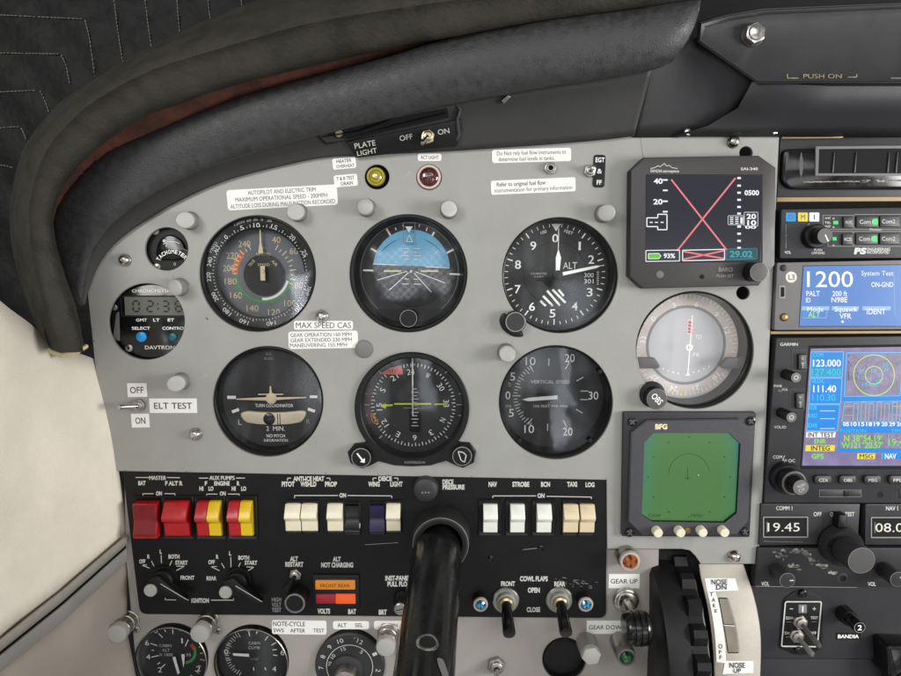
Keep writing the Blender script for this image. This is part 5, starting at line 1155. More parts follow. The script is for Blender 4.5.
for x, y in ((180, 558), (280, 557), (378, 556), (475, 556)):
    sub(t, 'push_button', *q(x, y), 8, lambda mm: mm.lathe(0, 0, [(4.7, 0), (4.7, 10.5), (4.1, 11.6)], 'rockcream', 28))
sub(t, 'light_sensor', *q(327, 566), 11, lambda mm: mm.lathe(0, 0, [(3.4, 0), (3, .8), (1.8, 1)], 'goldring', 20))
# ================================================================ centre radio stack
def edge(y): return 779.5 - (y - 134) * .046      # near edge of the stack, leaning as the photo shows
t = T('radio_rack', 'black metal rack framing the radios with thin tan strips between them', 'rack', 880, 400, -6)
m = t.Ph(-6); m.poly([(770, 130), (1010, 130), (1010, 760), (640, 760), (640, 545), (762, 545)], -14, 'void')
m.prism([(779.5, 136), (1008, 136), (1008, 200), (776, 200)], -14, -4, 'hoodunder', .5); t.part('backing', m)
m = t.Ph(-2)
for y, h_ in ((197.6, 4.2), (331.4, 2.6)):
    m = t.Ph(-2); m.prism([(edge(y), y), (1008, y - 1.2), (1008, y + h_ - 1.2), (edge(y), y + h_)], -8, -1, 'tanstrip', .3); t.part('tan_strip', m)
m = t.Ph(-2); m.prism([(781, 137), (842, 136.5), (842, 138.2), (781, 138.8)], -8, 0, 'tanstrip', .3); t.part('tan_strip', m)
m = t.Ph(-3); m.prism([(763.6, 420), (765, 420), (757.6, 545), (756, 545)], -8, -.5, 'tanstrip'); t.part('edge_strip', m)
# --- air vent
t = T('air_vent', 'worn black air vent with slatted grille under the hood', 'vent', 880, 166, -4)
m = t.Ph(0); q = lambda x, y: (770 + x / 5.2, 135 + y / 5.2)
m.prism(roundpoly([q(65, 75), q(1300, 45), q(1300, 285), q(95, 282), q(55, 240)], 6), -8, 3, 'blackgloss', 2.4); t.part('surround', m)
m = t.Ph(4); o = [q(238, 60), q(1200, 52), q(1200, 212), q(236, 212)]; i = [q(254, 74), q(1185, 66), q(1185, 200), q(250, 200)]
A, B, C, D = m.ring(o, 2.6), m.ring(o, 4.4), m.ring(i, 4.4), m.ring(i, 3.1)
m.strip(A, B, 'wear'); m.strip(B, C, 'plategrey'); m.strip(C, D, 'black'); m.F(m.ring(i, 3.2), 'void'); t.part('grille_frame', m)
for x in (326, 440, 612, 655, 760, 870, 980, 1080):
    m = t.Ph(4); m.prism([q(x + 6, 92), q(x + 12, 90), q(x + 4, 196), q(x - 4, 196)], 3, 4.3, 'radio', .2); t.part('slat', m)
m = t.Ph(4); random.seed(8)
def ragged(x0, y0, x1, y1, w, n): 
    up_, dn = [], []
    for k in range(n + 1):
        f = k / n; up_.append((x0 + (x1 - x0) * f + random.uniform(-.3, .3), y0 + (y1 - y0) * f - random.uniform(.1, w))); dn.append((x0 + (x1 - x0) * f + random.uniform(-.3, .3), y0 + (y1 - y0) * f + random.uniform(.1, w)))
    return up_ + dn[::-1]
for a in ((q(180, 244), q(560, 240), .8, 50), (q(470, 240), q(700, 238), 1.4, 40), (q(600, 236), q(1200, 228), .9, 60)): m.poly(ragged(*a[0], *a[1], a[2], a[3]), 3.12, 'wear')
p = []
for k in range(14): f = k / 13; p.append(q(165 - 10 * sin(f * 3) + random.uniform(-3, 1), 90 + 130 * f))
for k in range(13, -1, -1): f = k / 13; p.append(q(165 + 10 * sin(f * 3.1) + random.uniform(-2, 2), 90 + 130 * f))
m.poly(p, 3.14, 'knobface'); t.part('worn_paint', m, smooth=0)
# --- audio panel
t = T('audio_panel', 'slim black audio control panel with green lit buttons and three coloured squares', 'radio', 880, 233, 0)
m = t.Ph(3); m.prism(roundpoly([(781, 209.5), (1000, 206), (1000, 258), (779.5, 258.4)], 2), -8, 4, 'radio', .7); t.part('case', m)
m = t.Ph(4); z = 4.15; q = lambda x, y: (770 + x / 5.2, 135 + y / 5.2)
for x, c_, ch in ((107, 'btnblue', 'D'), (170, 'yellow', 'M'), (229, 'paper', 'I')):
    a, b = q(x, 427); m.prism(rc(a, b, 10, 9, .8), 4, 4.5, c_, .2); m.text(ch, a, b, 5, 4.6, 'inkgrey', w=4 if ch != 'I' else 1.2)
def fr(x0, y0, x1, y1, w=.5): a, b = q(x0, y0); c, d = q(x1, y1); m.frame(a, b, c, d, w, z, 'silkdim')
fr(274, 417, 432, 492); fr(300, 500, 432, 580); fr(436, 412, 900, 492); fr(436, 500, 900, 580)
def tt(s_, x, y, h, w, c='silk', bold=.02, sk=0, zz=None): a, b = q(x, y); m.text(s_, a, b, h, zz or z, c, w=w, bold=bold, sk=sk)
for y, s_ in ((433, 'XMIT'), (456, 'TEL'), (476, 'INT')): tt(s_, 300, y, 2, 6)
for y in (433, 478, 572): tt('o', 330, y, 2, 2)
tt('PS', 470, 603, 5.6, 12, bold=.06, sk=.2); tt('ENGINEERING', 565, 594, 2.8, 23); tt('INCORPORATED', 562, 610, 2.8, 22); tt('VOL', 92, 610, 2.6, 6.5); tt('PUSH', 250, 598, 2.4, 8); tt('OFF/EMG', 250, 614, 2.4, 13); tt('Monitor', 550, 491, 2.2, 12); tt('Crew', 212, 468, 2.2, 6)
m.pline([q(83, 465), q(83, 590)], .5, z, 'silkdim'); m.pline([q(76, 520), q(83, 528), q(90, 520)], .5, z, 'silkdim'); t.part('lettering', m, smooth=0)
for x, y, w_, s_, led in ((403, 455, 10.5, 'MUSIC', 0), (398, 543, 10.5, 'ICS', 0), (500, 452, 22, 'Com1', 1), (616, 450, 20, 'Com2', 0), (497, 540, 22, 'Com1', 1), (616, 540, 20, 'Com2', 0)):
    m = t.Ph(4); a, b = q(x, y); m.prism(rc(a, b, w_, 11, .8), 4, 6.4, 'radiodark', .6); m.text(s_, a - (1.5 if w_ > 12 else 0), b, 4 if w_ > 12 else 3, 6.5, 'silk', w=(13 if w_ > 12 else 7), bold=.01)
    if led: m.poly(rc(a + 7.6, b, 5, 6, 1), 6.52, 'led')
    t.part('push_button', m)
m = t.Ph(4)
for x, y, w_ in ((341, 456, 5), (335, 540, 4)): a, b = q(x, y); m.poly(rc(a, b, w_, 3.4, .5), 4.3, 'led')
t.part('status_light', m, smooth=0)
def ak(mm):
    mm.lathe(0, 0, [(12, 0), (12, 9), (11, 10), (9, 10.2)], 'bezel', 40); mm.lathe(0, 0, [(8.2, 10), (8, 22), (7.4, 23)], 'bezel', 36); mm.disc(0, 0, 7.3, 23.05, 'knobface', 30); mm.line(0, 1, 3.4, -5.4, 1.1, 23.2, 'white')
sub(t, 'knob', 812.5, 236.6, 4, ak)
# --- transponder
t = T('transponder', 'transponder with bright blue screen showing 1200', 'radio', 880, 297, 0)
q = lambda x, y: (765 + x / 5.01, 260 + y / 5.01)
m = t.Ph(3); m.prism(roundpoly([q(58, 14), q(1180, -10), q(1180, 345), q(45, 351)], 1.6), -8, 4, 'radiogrey', .8); t.part('case', m)
m = t.Ph(4); z = 4.2; sc2 = [q(193, 32), q(1100, 20), q(1100, 330), q(172, 331)]
m.poly(offset(sc2, .8), 4.1, 'bezel'); m.poly(sc2, z, 'xp_blue'); z += .1
def tx(s_, x, y, h, w, c='scr_white', bold=.0, zz=0): a, b = q(x, y); m.text(s_, a, b, h, z + zz, c, w=w, bold=bold)
tx('1200', 325, 96, 15.6, 46, bold=.004); tx('System Test', 562, 66, 4.6, 32, bold=.01); tx('ON-GND', 587, 123, 4.8, 22, bold=.01); tx('PALT', 240, 168, 5, 13.4, bold=.01); tx('ID', 216, 201, 4.6, 4.6, bold=.01); tx('200 ft', 374, 168, 5, 15, bold=.01); tx('N98E', 372, 199, 5.2, 16, bold=.01)
for x0, x1 in ((183, 322), (334, 470), (488, 630)): m.poly([q(x0, 232), q(x1, 232), q(x1 - 2, 252), q(x0, 252)], z - .04, 'xp_light')
tx('Mode', 252, 246, 4.6, 16, bold=.01); tx('Squawk', 405, 246, 4.8, 23, bold=.01); tx('IDENT', 556, 258, 5.4, 18.6, bold=.01); tx('ALT', 245, 273, 5.4, 12, 'xp_green', .01); tx('VFR', 402, 281, 5.2, 12, bold=.01)
a, b = q(388, 309); m.poly([(a - 1.6, b), (a, b - 1.6), (a + 1.6, b), (a, b + 1.6)], z, 'scr_white'); m.pline([q(188, 290), q(306, 290), q(310, 252)], .5, z, 'xp_light'); m.line(*q(645, 60), *q(650, 280), .4, z, 'xp_light'); t.part('screen', m, smooth=0)
m = t.Ph(4); a, b = q(131, 86); m.disc(a, b, 5.6, 4.15, 'offwhite', 32); m.text('L3', a + .3, b, 5, 4.25, 'radiogrey', w=6.4, bold=.03); t.part('emblem', m, smooth=0)
sub(t, 'screw', *q(92, 40), 4, lambda mm: (mm.lathe(0, 0, [(3.4, 0), (3.2, 1), (1.6, 1.3)], 'bezel', 20)))
m = t.Ph(4); a, b = q(84, 160); m.prism(rc(a, b, 6.4, 13, .8), 4, 4.6, 'silkdim', .3); m.prism(rc(a + .5, b, 3.6, 9.6, .3), 4.2, 4.75, 'void'); t.part('data_port', m)
sub(t, 'light_sensor', *q(95, 287), 4, lambda mm: mm.lathe(0, 0, [(4, 0), (3.8, 1), (3, 1.2), (2, 1.6)], 'goldring', 24, mats=['bezel', 'bezel', 'goldring', 'goldring']))
# --- navigation radio with colour map
t = T('navigator', 'large black navigation radio with a blue and purple map screen', 'radio', 880, 420, 0)
m = t.Ph(3); m.prism(roundpoly([(776, 338), (1000, 335), (1000, 503), (764, 502.5)], 1.6), -8, 4, 'radio', .8); t.part('case', m)
m = t.Ph(4); z = 4.2; sc3 = [(810.5, 348.5), (1000, 345), (1000, 466), (802, 465.5)]
m.poly([(808.5, 345.5), (1000, 343), (1000, 469.5), (800, 469)], 4.1, 'void'); m.poly(sc3, z, 'g_bg'); z += .06
c4 = lambda x, y: (765 + x / 5.01, 260 + y / 5.01); c5 = lambda x, y: (765 + x / 5.01, 385 + y / 5.0)
def pq(f, pts, c_, dz=0): m.poly([f(*p) for p in pts], z + dz, c_)
def bx(f, pts, w, c_, dz=.06): p = [f(*a) for a in pts]; m.pline(p + [p[0]], w, z + dz, c_)
def tn(f, s_, x, y, h, w, c_, bold=.02, dz=.1): a, b = f(x, y); m.text(s_, a, b, h, z + dz, c_, w=w, bold=bold)
pq(c4, [(230, 460), (392, 460), (386, 586), (226, 586)], 'g_blue'); bx(c4, [(230, 460), (392, 460), (386, 586), (226, 586)], .7, 'g_line'); pq(c4, [(230, 540), (386, 540), (384, 582), (227, 582)], 'g_teal', .03)
tn(c4, 'COM', 265, 475, 3.8, 10, 'g_cyan'); tn(c4, '123.000', 309, 516, 6.6, 28, 'scr_white', .02); tn(c4, '127.400', 306, 562, 6.8, 29, 'g_cyan', .0)
pq(c4, [(226, 592), (384, 592), (378, 720), (220, 720)], 'g_blue'); bx(c4, [(226, 592), (384, 592), (378, 720), (220, 720)], .7, 'g_line'); tn(c4, 'VLOC', 265, 606, 3.8, 13, 'g_cyan'); tn(c5, '111.40', 298, 18, 6.6, 23, 'scr_white'); tn(c5, '110.30', 294, 62, 6.6, 23, 'g_cyan', .0)
pq(c5, [(219, 98), (374, 98), (362, 228), (208, 228)], 'g_blue'); bx(c5, [(219, 98), (374, 98), (362, 228), (208, 228)], .6, 'g_line')
for s_, y in (('VOR', 113), ('RAD', 152), ('DIS', 201)): tn(c5, s_, 238, y, 4, 9, 'g_cyan'); tn(c5, '____', 312, y + 3, 4, 15, 'scr_white')
pq(c5, [(207, 234), (354, 234), (350, 262), (205, 262)], 'scr_white'); tn(c5, 'INT TEST', 280, 248, 4.4, 26, 'g_ink')
pq(c5, [(205, 268), (352, 268), (350, 294), (203, 294)], 'g_map'); tn(c5, 'ENR', 275, 281, 4.4, 11.5, 'g_green')
pq(c5, [(204, 300), (350, 300), (347, 330), (201, 330)], 'g_yellow'); tn(c5, 'INTEG', 277, 315, 4.6, 19, 'g_ink'); tn(c5, 'GPS', 263, 356, 4.6, 12, 'g_green')
pq(c4, [(402, 462), (1180, 455), (1180, 700), (384, 706)], 'g_blue'); pq(c4, [(412, 470), (690, 468), (670, 675), (400, 678)], 'g_map', .03); bx(c4, [(408, 465), (694, 463), (674, 680), (396, 683)], .7, 'g_line')
a, b = c4(545, 577); 
for r in (20.4, 8.8): m.arc(a, b, r - .45, r + .45, 0, 360, z + .12, 'g_ring', 48)
for s_, dx, dy, w_ in (('35', 11, -10.5, 5), ('23', 12, -6, 5), ('19', 7, 1, 5), ('07', -12, -4, 5), ('10', 0, -4.5, 5), ('12', -13, 2.5, 5.5), ('03', -5, 4.4, 5), ('15', 5, 6, 5), ('10:400', -4, 9.6, 15)): m.text(s_, a + dx, b + dy, 3.6, z + .14, 'g_cyan', w=w_)
random.seed(31)
for k in range(70): x, y = random.gauss(445, 45), random.uniform(472, 600); x = min(max(x, 414), 640); pq(c4, [(x, y), (x + random.uniform(3, 9), y + 1), (x + 3, y + random.uniform(3, 9))], 'g_purple', .06)
pq(c5, [(392, 76), (1100, 70), (1100, 218), (378, 218)], 'g_blue', .01); pq(c5, [(400, 86), (1090, 78), (1090, 178), (386, 182)], 'g_map', .03); bx(c5, [(398, 84), (1092, 76), (1092, 180), (384, 184)], .6, 'g_line')
for k in range(9):
    x = 440 + k * 39; h1 = 0 if k % 2 else 6
    m.pline([c5(x + 0, 178), c5(x + 4, 86 + h1), c5(x + 26, 86 + h1), c5(x + 22, 178)], .6, z + .08, 'g_line')
for x0 in (398, 640):
    for y in (106, 150): m.line(*c5(x0, y), *c5(x0 + 40, y), .5, z + .08, 'g_green' if y == 106 else 'g_line')
for k, s_ in enumerate(('05', '10', '15', '18', '19', '20', '29', '26')): tn(c5, s_, 405 + k * 38.5, 195, 3.8, 6, 'scr_white', .03)
pq(c5, [(374, 218), (1090, 216), (1090, 334), (362, 336)], 'g_blue'); tn(c5, 'POSITION', 441, 228, 3.2, 26, 'g_cyan', 0); tn(c5, 'TIME', 662, 228, 3.2, 13, 'g_cyan', 0); pq(c5, [(380, 240), (1080, 238), (1080, 314), (372, 316)], 'g_map', .03)
tn(c5, "N 38°54.19'", 490, 266, 6, 38, 'g_green', .01); tn(c5, "W121°20.57'", 486, 300, 6, 41, 'g_green', .01); tn(c5, '19:42', 668, 285, 6.4, 20, 'g_green', .0); m.line(*c5(618, 246), *c5(618, 312), .5, z + .1, 'g_line')
pq(c5, [(355, 338), (1090, 336), (1090, 400), (352, 402)], 'g_bg', .02); pq(c5, [(462, 341), (552, 341), (550, 369), (460, 369)], 'g_yellow', .05); tn(c5, 'MSG', 506, 355, 4.2, 13, 'g_ink'); pq(c5, [(590, 338), (1090, 336), (1090, 370), (586, 370)], 'g_blue', .04); tn(c5, 'NAV', 628, 355, 5, 11.5, 'scr_white', .03); m.line(*c5(588, 341), *c5(585, 370), .8, z + .1, 'g_cyan')
t.part('screen', m, smooth=0)
m = t.Ph(4); z = 4.15
m.text('GARMIN', 789, 344.3, 3, z, 'silk', w=17.5, bold=.03); m.text('COM', 777.5, 457, 3.2, z, 'silk', w=9); m.text('VLOC', 789, 460.6, 3.2, z, 'silk', w=12); m.line(782.5, 460.5, 784.5, 455.5, .5, z, 'silk'); m.text('PWR', 778, 386, 2.6, z, 'silk', w=8); m.text('VOL', 785, 389.5, 2.4, z, 'silk', w=6); m.text('SQ', 780, 390.5, 2.2, z, 'silkdim', w=4); m.text('VOL/ID', 780, 427, 2.6, z, 'silk', w=12); t.part('lettering', m, smooth=0)
for y, s_ in ((361.5, 'C'), (400.4, 'V')):
    m = t.Ph(4); x = 800.8 - (y - 361) * .06; m.frame(x - 9, y - 12, x + 6.4, y + 10, 1.2, 4.3, 'radiodark', 2); m.prism(rc(x, y, 8, 15.4, 1.4), 4, 7.6, 'radiodark', .8); m.text(s_, x, y - 4, 2.6, 7.7, 'silk', w=2.4); m.line(x - 1.4, y + 1, x + 1.4, y + 1, .6, 7.7, 'silk'); m.text('\u2195', x, y + 4, 3, 7.7, 'silk', w=2); t.part('flip_button', m)
for x, s_ in ((821.3, 'CDI'), (846, 'OBS'), (870.8, 'MSG'), (895.5, 'FPL')):
    m = t.Ph(4); m.prism(rc(x, 479, 17, 8.6, 3), 4, 7.4, 'radiodark', .9); m.text(s_, x, 479, 3, 7.5, 'silk', w=8.5, bold=.01); t.part('push_button', m)
m = t.Ph(4); m.frame(819, 489.6, 861.4, 497, .7, 4.3, 'plategrey'); m.prism(rr(820, 490.6, 843, 496.2), 4, 4.4, 'radio', .2); m.prism(rr(843.6, 490.4, 847.4, 496.4), 4, 4.9, 'bezel', .3); m.prism(rr(848, 490.6, 860.6, 496.2), 4, 4.4, 'radiodark', .2); m.disc(880.5, 494.8, 3, 4.2, 'void', 20); m.prism(rr(899, 489, 912, 498), 4, 4.5, 'radiodark', .3); t.part('card_slot', m)
for x, y in ((785.5, 374), (781, 412.5)):
    sub(t, 'knob', x, y, 4, lambda mm: (mm.knurl(0, 0, 5.2, 0, 21, 'bezel', 24, .08, 'plategrey', 'plategrey', .8), mm.annulus(0, 0, 1.6, 2.3, 21.2, 'silk', 20)))
def bk(mm):
    mm.lathe(0, 0, [(15.5, 0), (15.5, 8), (14.4, 9.4)], 'bezel', 44); mm.lathe(0, 0, [(12, 9), (12, 20), (11.4, 21), (10.4, 21.2)], 'bezel', 40, mats=['bezel', 'plategrey', 'plategrey', 'bezel']); mm.knurl(0, 0, 8.4, 21, 33, 'bezel', 36, .06, 'plategrey', 'bezel', .88)
    mm.text('PUSH', 0, 1.8, 2.8, 33.2, 'silk', w=7, rot=25); mm.text('C/V', .8, -2.4, 3.2, 33.2, 'silk', w=5.5, rot=25)
sub(t, 'knob', 784, 476.5, 4, bk)
# --- communication radio
t = T('communication_radio', 'old black communication radio reading 19.45 with chipped lower faceplate', 'radio', 880, 545, 0)
q = lambda x, y: (750 + x / 4.477, 500 + y / 4.477)
m = t.Ph(3); m.prism(roundpoly([q(50, 16), q(494, 18), q(482, 196), q(40, 204)], 1.6), -8, 3, 'radio', .7); m.prism(roundpoly([q(516, 18), q(1150, 18), q(1150, 200), q(514, 200)], 1.6), -8, 3.4, 'radio', .7); t.part('case', m)
m = t.Ph(3); m.prism(roundpoly([q(34, 212), q(1150, 214), q(1150, 388), q(20, 388)], 1.4), -8, 4, 'radiodark', .6); t.part('faceplate', m)
for x0, y0, x1, y1, dg, tx_, off_ in ((56, 72, 258, 166, '19.45', 32, 0), (538, 74, 740, 168, '08.00', 36, 0)):
    m = t.Ph(3); a, b = q(x0, y0); c, d = q(x1, y1); m.frame(a, b, c, d, 1.1, 4.2, 'silkdim', .8); m.prism(rr(a, b, c, d, .8), 2, 4, 'bezel'); m.poly(rr(a + 1.6, b + 1.6, c - 1.6, d - 1.6), 4.1, 'void')
    cxx = (a + c) / 2 - (2 if dg[0] == '1' else 0); m.text(dg, cxx, (b + d) / 2, 8.6, 4.25, 'offwhite', w=tx_); m.line(a + 4, b + 5, a + 4, d - 5, .6, 4.2, 'silkdim'); t.part('window', m, smooth=0)
m = t.Ph(3); z = 3.6
for s_, x, y, w_ in (('COMM 1', 152, 35, 16), ('OFF', 301, 62, 8), ('ON', 371, 63, 6), ('TEST', 445, 62, 9.5), ('NAV 1', 634, 36, 12)): a, b = q(x, y); m.text(s_, a, b, 4, z, 'silk', w=w_, bold=.02)
for s_, x, y in (('VOL', 66, 372), ('VOL', 542, 373)): a, b = q(x, y); m.text(s_, a, b, 3.8, 4.2, 'silk', w=8, bold=.02)
t.part('lettering', m, smooth=0)
m = t.Ph(4); random.seed(15)
def blob(cx, cy, rx, ry, n=14, j=.35): return [(cx + rx * cos(2 * pi * i / n) * (1 + random.uniform(-j, j)), cy + ry * sin(2 * pi * i / n) * (1 + random.uniform(-j, j))) for i in range(n)]
for x0, y0, x1, y1 in ((100, 235, 160, 262), (240, 222, 262, 250), (262, 246, 282, 285), (285, 270, 330, 300), (330, 300, 385, 330), (200, 228, 245, 226), (180, 290, 250, 310), (150, 232, 215, 228)):
    for k in range(9):
        f = random.random(); a, b = q(x0 + (x1 - x0) * f + random.uniform(-9, 9), y0 + (y1 - y0) * f + random.uniform(-9, 9)); m.poly(blob(a, b, random.uniform(.3, 2.6), random.uniform(.2, 1.5)), 4.04 + .008 * k, 'wear' if random.random() < .6 else 'plategrey')
m.line(*q(25, 386), *q(480, 391), .5, 4.1, 'silkdim'); m.poly(ragged(*q(60, 186), *q(240, 190), .5, 30), 3.1, 'plategrey'); t.part('chipped_paint', m, smooth=0)
sub(t, 'screw', *q(414, 350), 4, lambda mm: (mm.lathe(0, 0, [(5.2, 0), (4.8, .8), (3.4, .9), (2.8, .3)], 'radiodark', 24, mats=['plategrey', 'radiodark', 'void', 'void'])))
def ck(mm):
    mm.prism(rc(-2, 26, 9, 14, 2), 0, 10, 'bezel', 1.6)
    mm.lathe(0, 0, [(20, 0), (20, .5)], 'bezel', 48); mm.knurl(0, 0, 19.6, 1, 14, 'rubber', 60, .05, 'bezel', 'knobring', .955)
    mm.knurl(0, 0, 13.6, 14, 40, 'rubber', 48, .06, 'knobface', 'knobring', .9)
sub(t, 'knob', 837.5, 543, 4, ck, label='large stacked knob with pale rim')
def vk(a): return lambda mm: (mm.knurl(0, 0, 8, 0, 22, 'rubber', 36, .06, 'radiodark', 'knobring', .88), mm.line(2.2 * cos(a), 2.2 * sin(a), 6 * cos(a), 6 * sin(a), 1.1, 22.3, 'silk'))
sub(t, 'knob', 776.5, 570, 4, vk(0)); sub(t, 'knob', 883.5, 569, 4, vk(.7))
# --- plain panel below, with two toggles and a band selector
t = T('blank_console', 'plain dark grey panel under the radios', 'panel', 860, 625, -3)
m = t.Ph(-3); m.plate([(748, 586), (1000, 586), (1000, 659), (760, 658)], [], -9, -3, 'radiodark', .6); t.part('sheet', m); m = t.Ph(-3); m.prism([(740, 660.5), (1000, 661.5), (1000, 760), (740, 760)], -14, -7, 'hoodunder', 1); t.part('lower_sheet', m)
t = T('switch_plate', 'black switch plate with a pale rectangular border and two stacked toggles', 'switch', 802, 622, -3)
m = t.Ph(-3); q = lambda x, y: (750 + x / 4.477, 500 + y / 4.477)
m.prism(roundpoly([q(150, 440), q(205, 402), q(260, 402), q(325, 442), q(322, 660), q(262, 690), q(200, 690), q(126, 660)], 3), -3, -2, 'black', .4); m.prism(roundpoly([q(150, 446), q(320, 446), q(300, 656), q(132, 654)], 2.4), -2.2, -1, 'bezel', .4)
fr_ = roundpoly([q(152, 448), q(318, 448), q(299, 654), q(134, 652)], 2.4); m.strip(m.ring(fr_, -.85), m.ring(offset(fr_, -1.2), -.85), 'silk')
z = -.85; a, b = q(230, 482); m.prism(rc(a, b, 8.4, 8.4, .6), -1, -.2, 'radiogrey', .3); m.line(a, b - 3, a, b + 3, 1.2, -.1, 'white'); m.line(*q(174, 482), *q(188, 482), .8, z, 'silk'); m.line(*q(276, 482), *q(290, 482), .8, z, 'silk'); m.line(*q(283, 475), *q(283, 489), .8, z, 'silk')
for s_, x, y in (('CLEAR', 172, 523), ('TEST', 283, 522), ('DAY', 168, 590), ('OFF', 276, 590)): a, b = q(x, y); m.text(s_, a, b, 2.6, z, 'silk', w=7.5, bold=.02); m.line(a - 2.5, b + 4, a + 2.5, b + 4, .5, z, 'silkdim')
t.part('plate', m)
for x, y in ((234, 416), (215, 668)): sub(t, 'screw', *q(x, y), -2, lambda mm: mm.lathe(0, 0, [(4, 0), (3.8, 2.4), (2, 3.2)], 'blackgloss', 20))
for x, y, L_ in ((218, 540, 1.), (202, 600, .8)):
    px, py = q(x, y); kt = T('x', None, None, px, py, -1); 
    def tg(mm, L_=L_):
        mm.hexnut(0, 0, 7.4, 0, 4.4, 'steel', .2); mm.lathe(0, 0, [(5, 4.4), (5, 7), (3.6, 7.6)], 'steel', 24); mm.tube([(0, 0, 5), (2, -4 * L_, 15), (4.2, -8 * L_, 30 * L_), (4.5, -8.6 * L_, 32 * L_)], [2, 2.4, 2.9, 1.8], 'plategrey' if L_ < 1 else 'knobface', 14)
    sub(t, 'toggle', px, py, -1, tg)
t = T('band_selector', 'small black rotary selector marked 2 on the plain dark panel', 'knob', 843, 612.5, -3)
m = t.L(); m.knurl(0, 0, 8.4, 0, 12, 'bezel', 20, .1, 'bezel', 'bezel', .8); t.part('base', m)
m = t.L(); m.lathe(0, 0, [(6.2, 12), (6, 27), (5.4, 28)], 'blackgloss', 32); m.annulus(0, 0, 4.8, 5.3, 28.1, 'silkdim', 30); m.text('2', 0, 0, 5, 28.2, 'white', w=4, bold=.02); t.part('cap', m)
placard('tiny black sticker with white lettering BANDIA under the rotary selector', 836, 632.6, 860.4, 639.6, [('BANDIA', 0, 0, 3.6, 21, .03)], h=-3, r=0, col='bezel', ink='white')
t = T('throttle_housing', 'black rounded lever housing with brown end cap at the edge of the radio panel', 'lever', 893, 652, -3)
m = t.L(); m.prism(roundpoly([(-22, 20), (40, 18), (40, -60), (-2, -60), (-8, -22), (-18, -14)], 5), -4, 22, 'blackgloss', 4); t.part('body', m)
m = t.L(); m.lathe(-2, -16, [(8, 22), (7.6, 26), (6, 27.5), (2, 28)], 'rust', 30); t.part('cap', m, label='brown round cap')
# ================================================================ trim wheel and its pedestal
t = T('elevator_trimmer', 'black toothed elevator trim wheel standing half out of its slot', 'wheel', 656, 640, -46)
m = t.L(); N = 26; RW = 106
def wrow(x, f): return [m.V(x, f(i) * cos(2 * pi * i / (N * 4)), f(i) * sin(2 * pi * i / (N * 4))) for i in range(N * 4)]
tooth = lambda i: RW - (5.5 if i % 4 in (2, 3) else 0)
plain = lambda r: (lambda i: r)
rows_ = [wrow(-19, plain(60)), wrow(-20, plain(RW - 12)), wrow(-18, plain(RW - 6)), wrow(-12, plain(RW - 4)), wrow(2, plain(RW - 6)), wrow(4, tooth), wrow(16, tooth), wrow(18, plain(RW - 8)), wrow(18, plain(60))]
for a, b in zip(rows_, rows_[1:]): m.strip(a, b, 'blackgloss' if b is rows_[5] or b is rows_[7] else 'bezel')
m.F(rows_[0], 'black'); m.F(rows_[-1], 'black'); t.part('rim', m, smooth=30)
m = t.L(); m.tube([(-24, 0, 0), (24, 0, 0)], [14, 14], 'steel', 24); t.part('axle', m)
t = T('trim_pedestal', 'beige curved trim pedestal with an indicator slot beside the black wheel', 'pedestal', 730, 620, -4)
m = t.P3()
Lf = spline([(698.5, 564), (700.5, 578), (704, 592), (708, 612), (711.5, 638), (713.5, 665), (714, 700), (714, 740)], 5); Rt = spline([(743.5, 564), (748.5, 579), (753.5, 595), (757.5, 612), (760.3, 632), (760.8, 655), (759.5, 690), (757, 740)], 5)
def ph(y): return -4 + 40 * sin(max(0, min(1, (y - 562) / 150)) * pi * .5)
rows = []
for f, dz in ((0, -26), (0, -3), (.012, -.8), (.04, 0), (.96, 0), (.988, -.8), (1, -3), (1, -26)): rows.append([(a[0] * (1 - f) + b[0] * f, a[1] * (1 - f) + b[1] * f, ph(a[1] * (1 - f) + b[1] * f) + dz) for a, b in zip(Lf, Rt)])
m.grid(rows, 'pedbeige'); t.part('shell', m, smooth=50)
hf = lambda x, y: ph(y)
q = lambda x, y: (650 + x / 4.97, 540 + y / 4.97)
def quadpatch(t, pts4, nseg, z, mat, m):
    (a, b, c, d) = pts4       # a-b top edge, d-c bottom edge
    L_ = [(a[0] + (d[0] - a[0]) * k / nseg, a[1] + (d[1] - a[1]) * k / nseg) for k in range(nseg + 1)]; R2 = [(b[0] + (c[0] - b[0]) * k / nseg, b[1] + (c[1] - b[1]) * k / nseg) for k in range(nseg + 1)]
    ix = [m.ring(L_, z), m.ring(R2, z)]; m.strip(ix[0], ix[1], mat, False)
m = t.Ph(hf=hf)
def curvestrip(ptsL, ptsR, z, mat): m.strip(m.ring(ptsL, z), m.ring(ptsR, z), mat, False)
sl_l = spline([q(343, 288), q(357, 360), q(368, 420), q(380, 490), q(390, 560)], 4); sl_r = spline([q(384, 290), q(404, 360), q(420, 420), q(432, 490), q(438, 560)], 4)
curvestrip(sl_l, sl_r, .12, 'slotgrey'); sl_r2 = [(x + 1.6, y) for x, y in sl_r]; curvestrip(sl_r, sl_r2, .2, 'wear'); curvestrip([(x - .9, y) for x, y in sl_l], sl_l, .2, 'void'); m.line(*q(343, 288), *q(384, 290), 1.2, .22, 'void'); m.line(*q(390, 560), *q(438, 560), 1, .22, 'void')
m.line(*q(366, 419), *q(420, 423), .9, .5, 'void'); m.line(*q(366, 422), *q(420, 427), .7, .5, 'white'); t.part('indicator_slot', m, smooth=0)
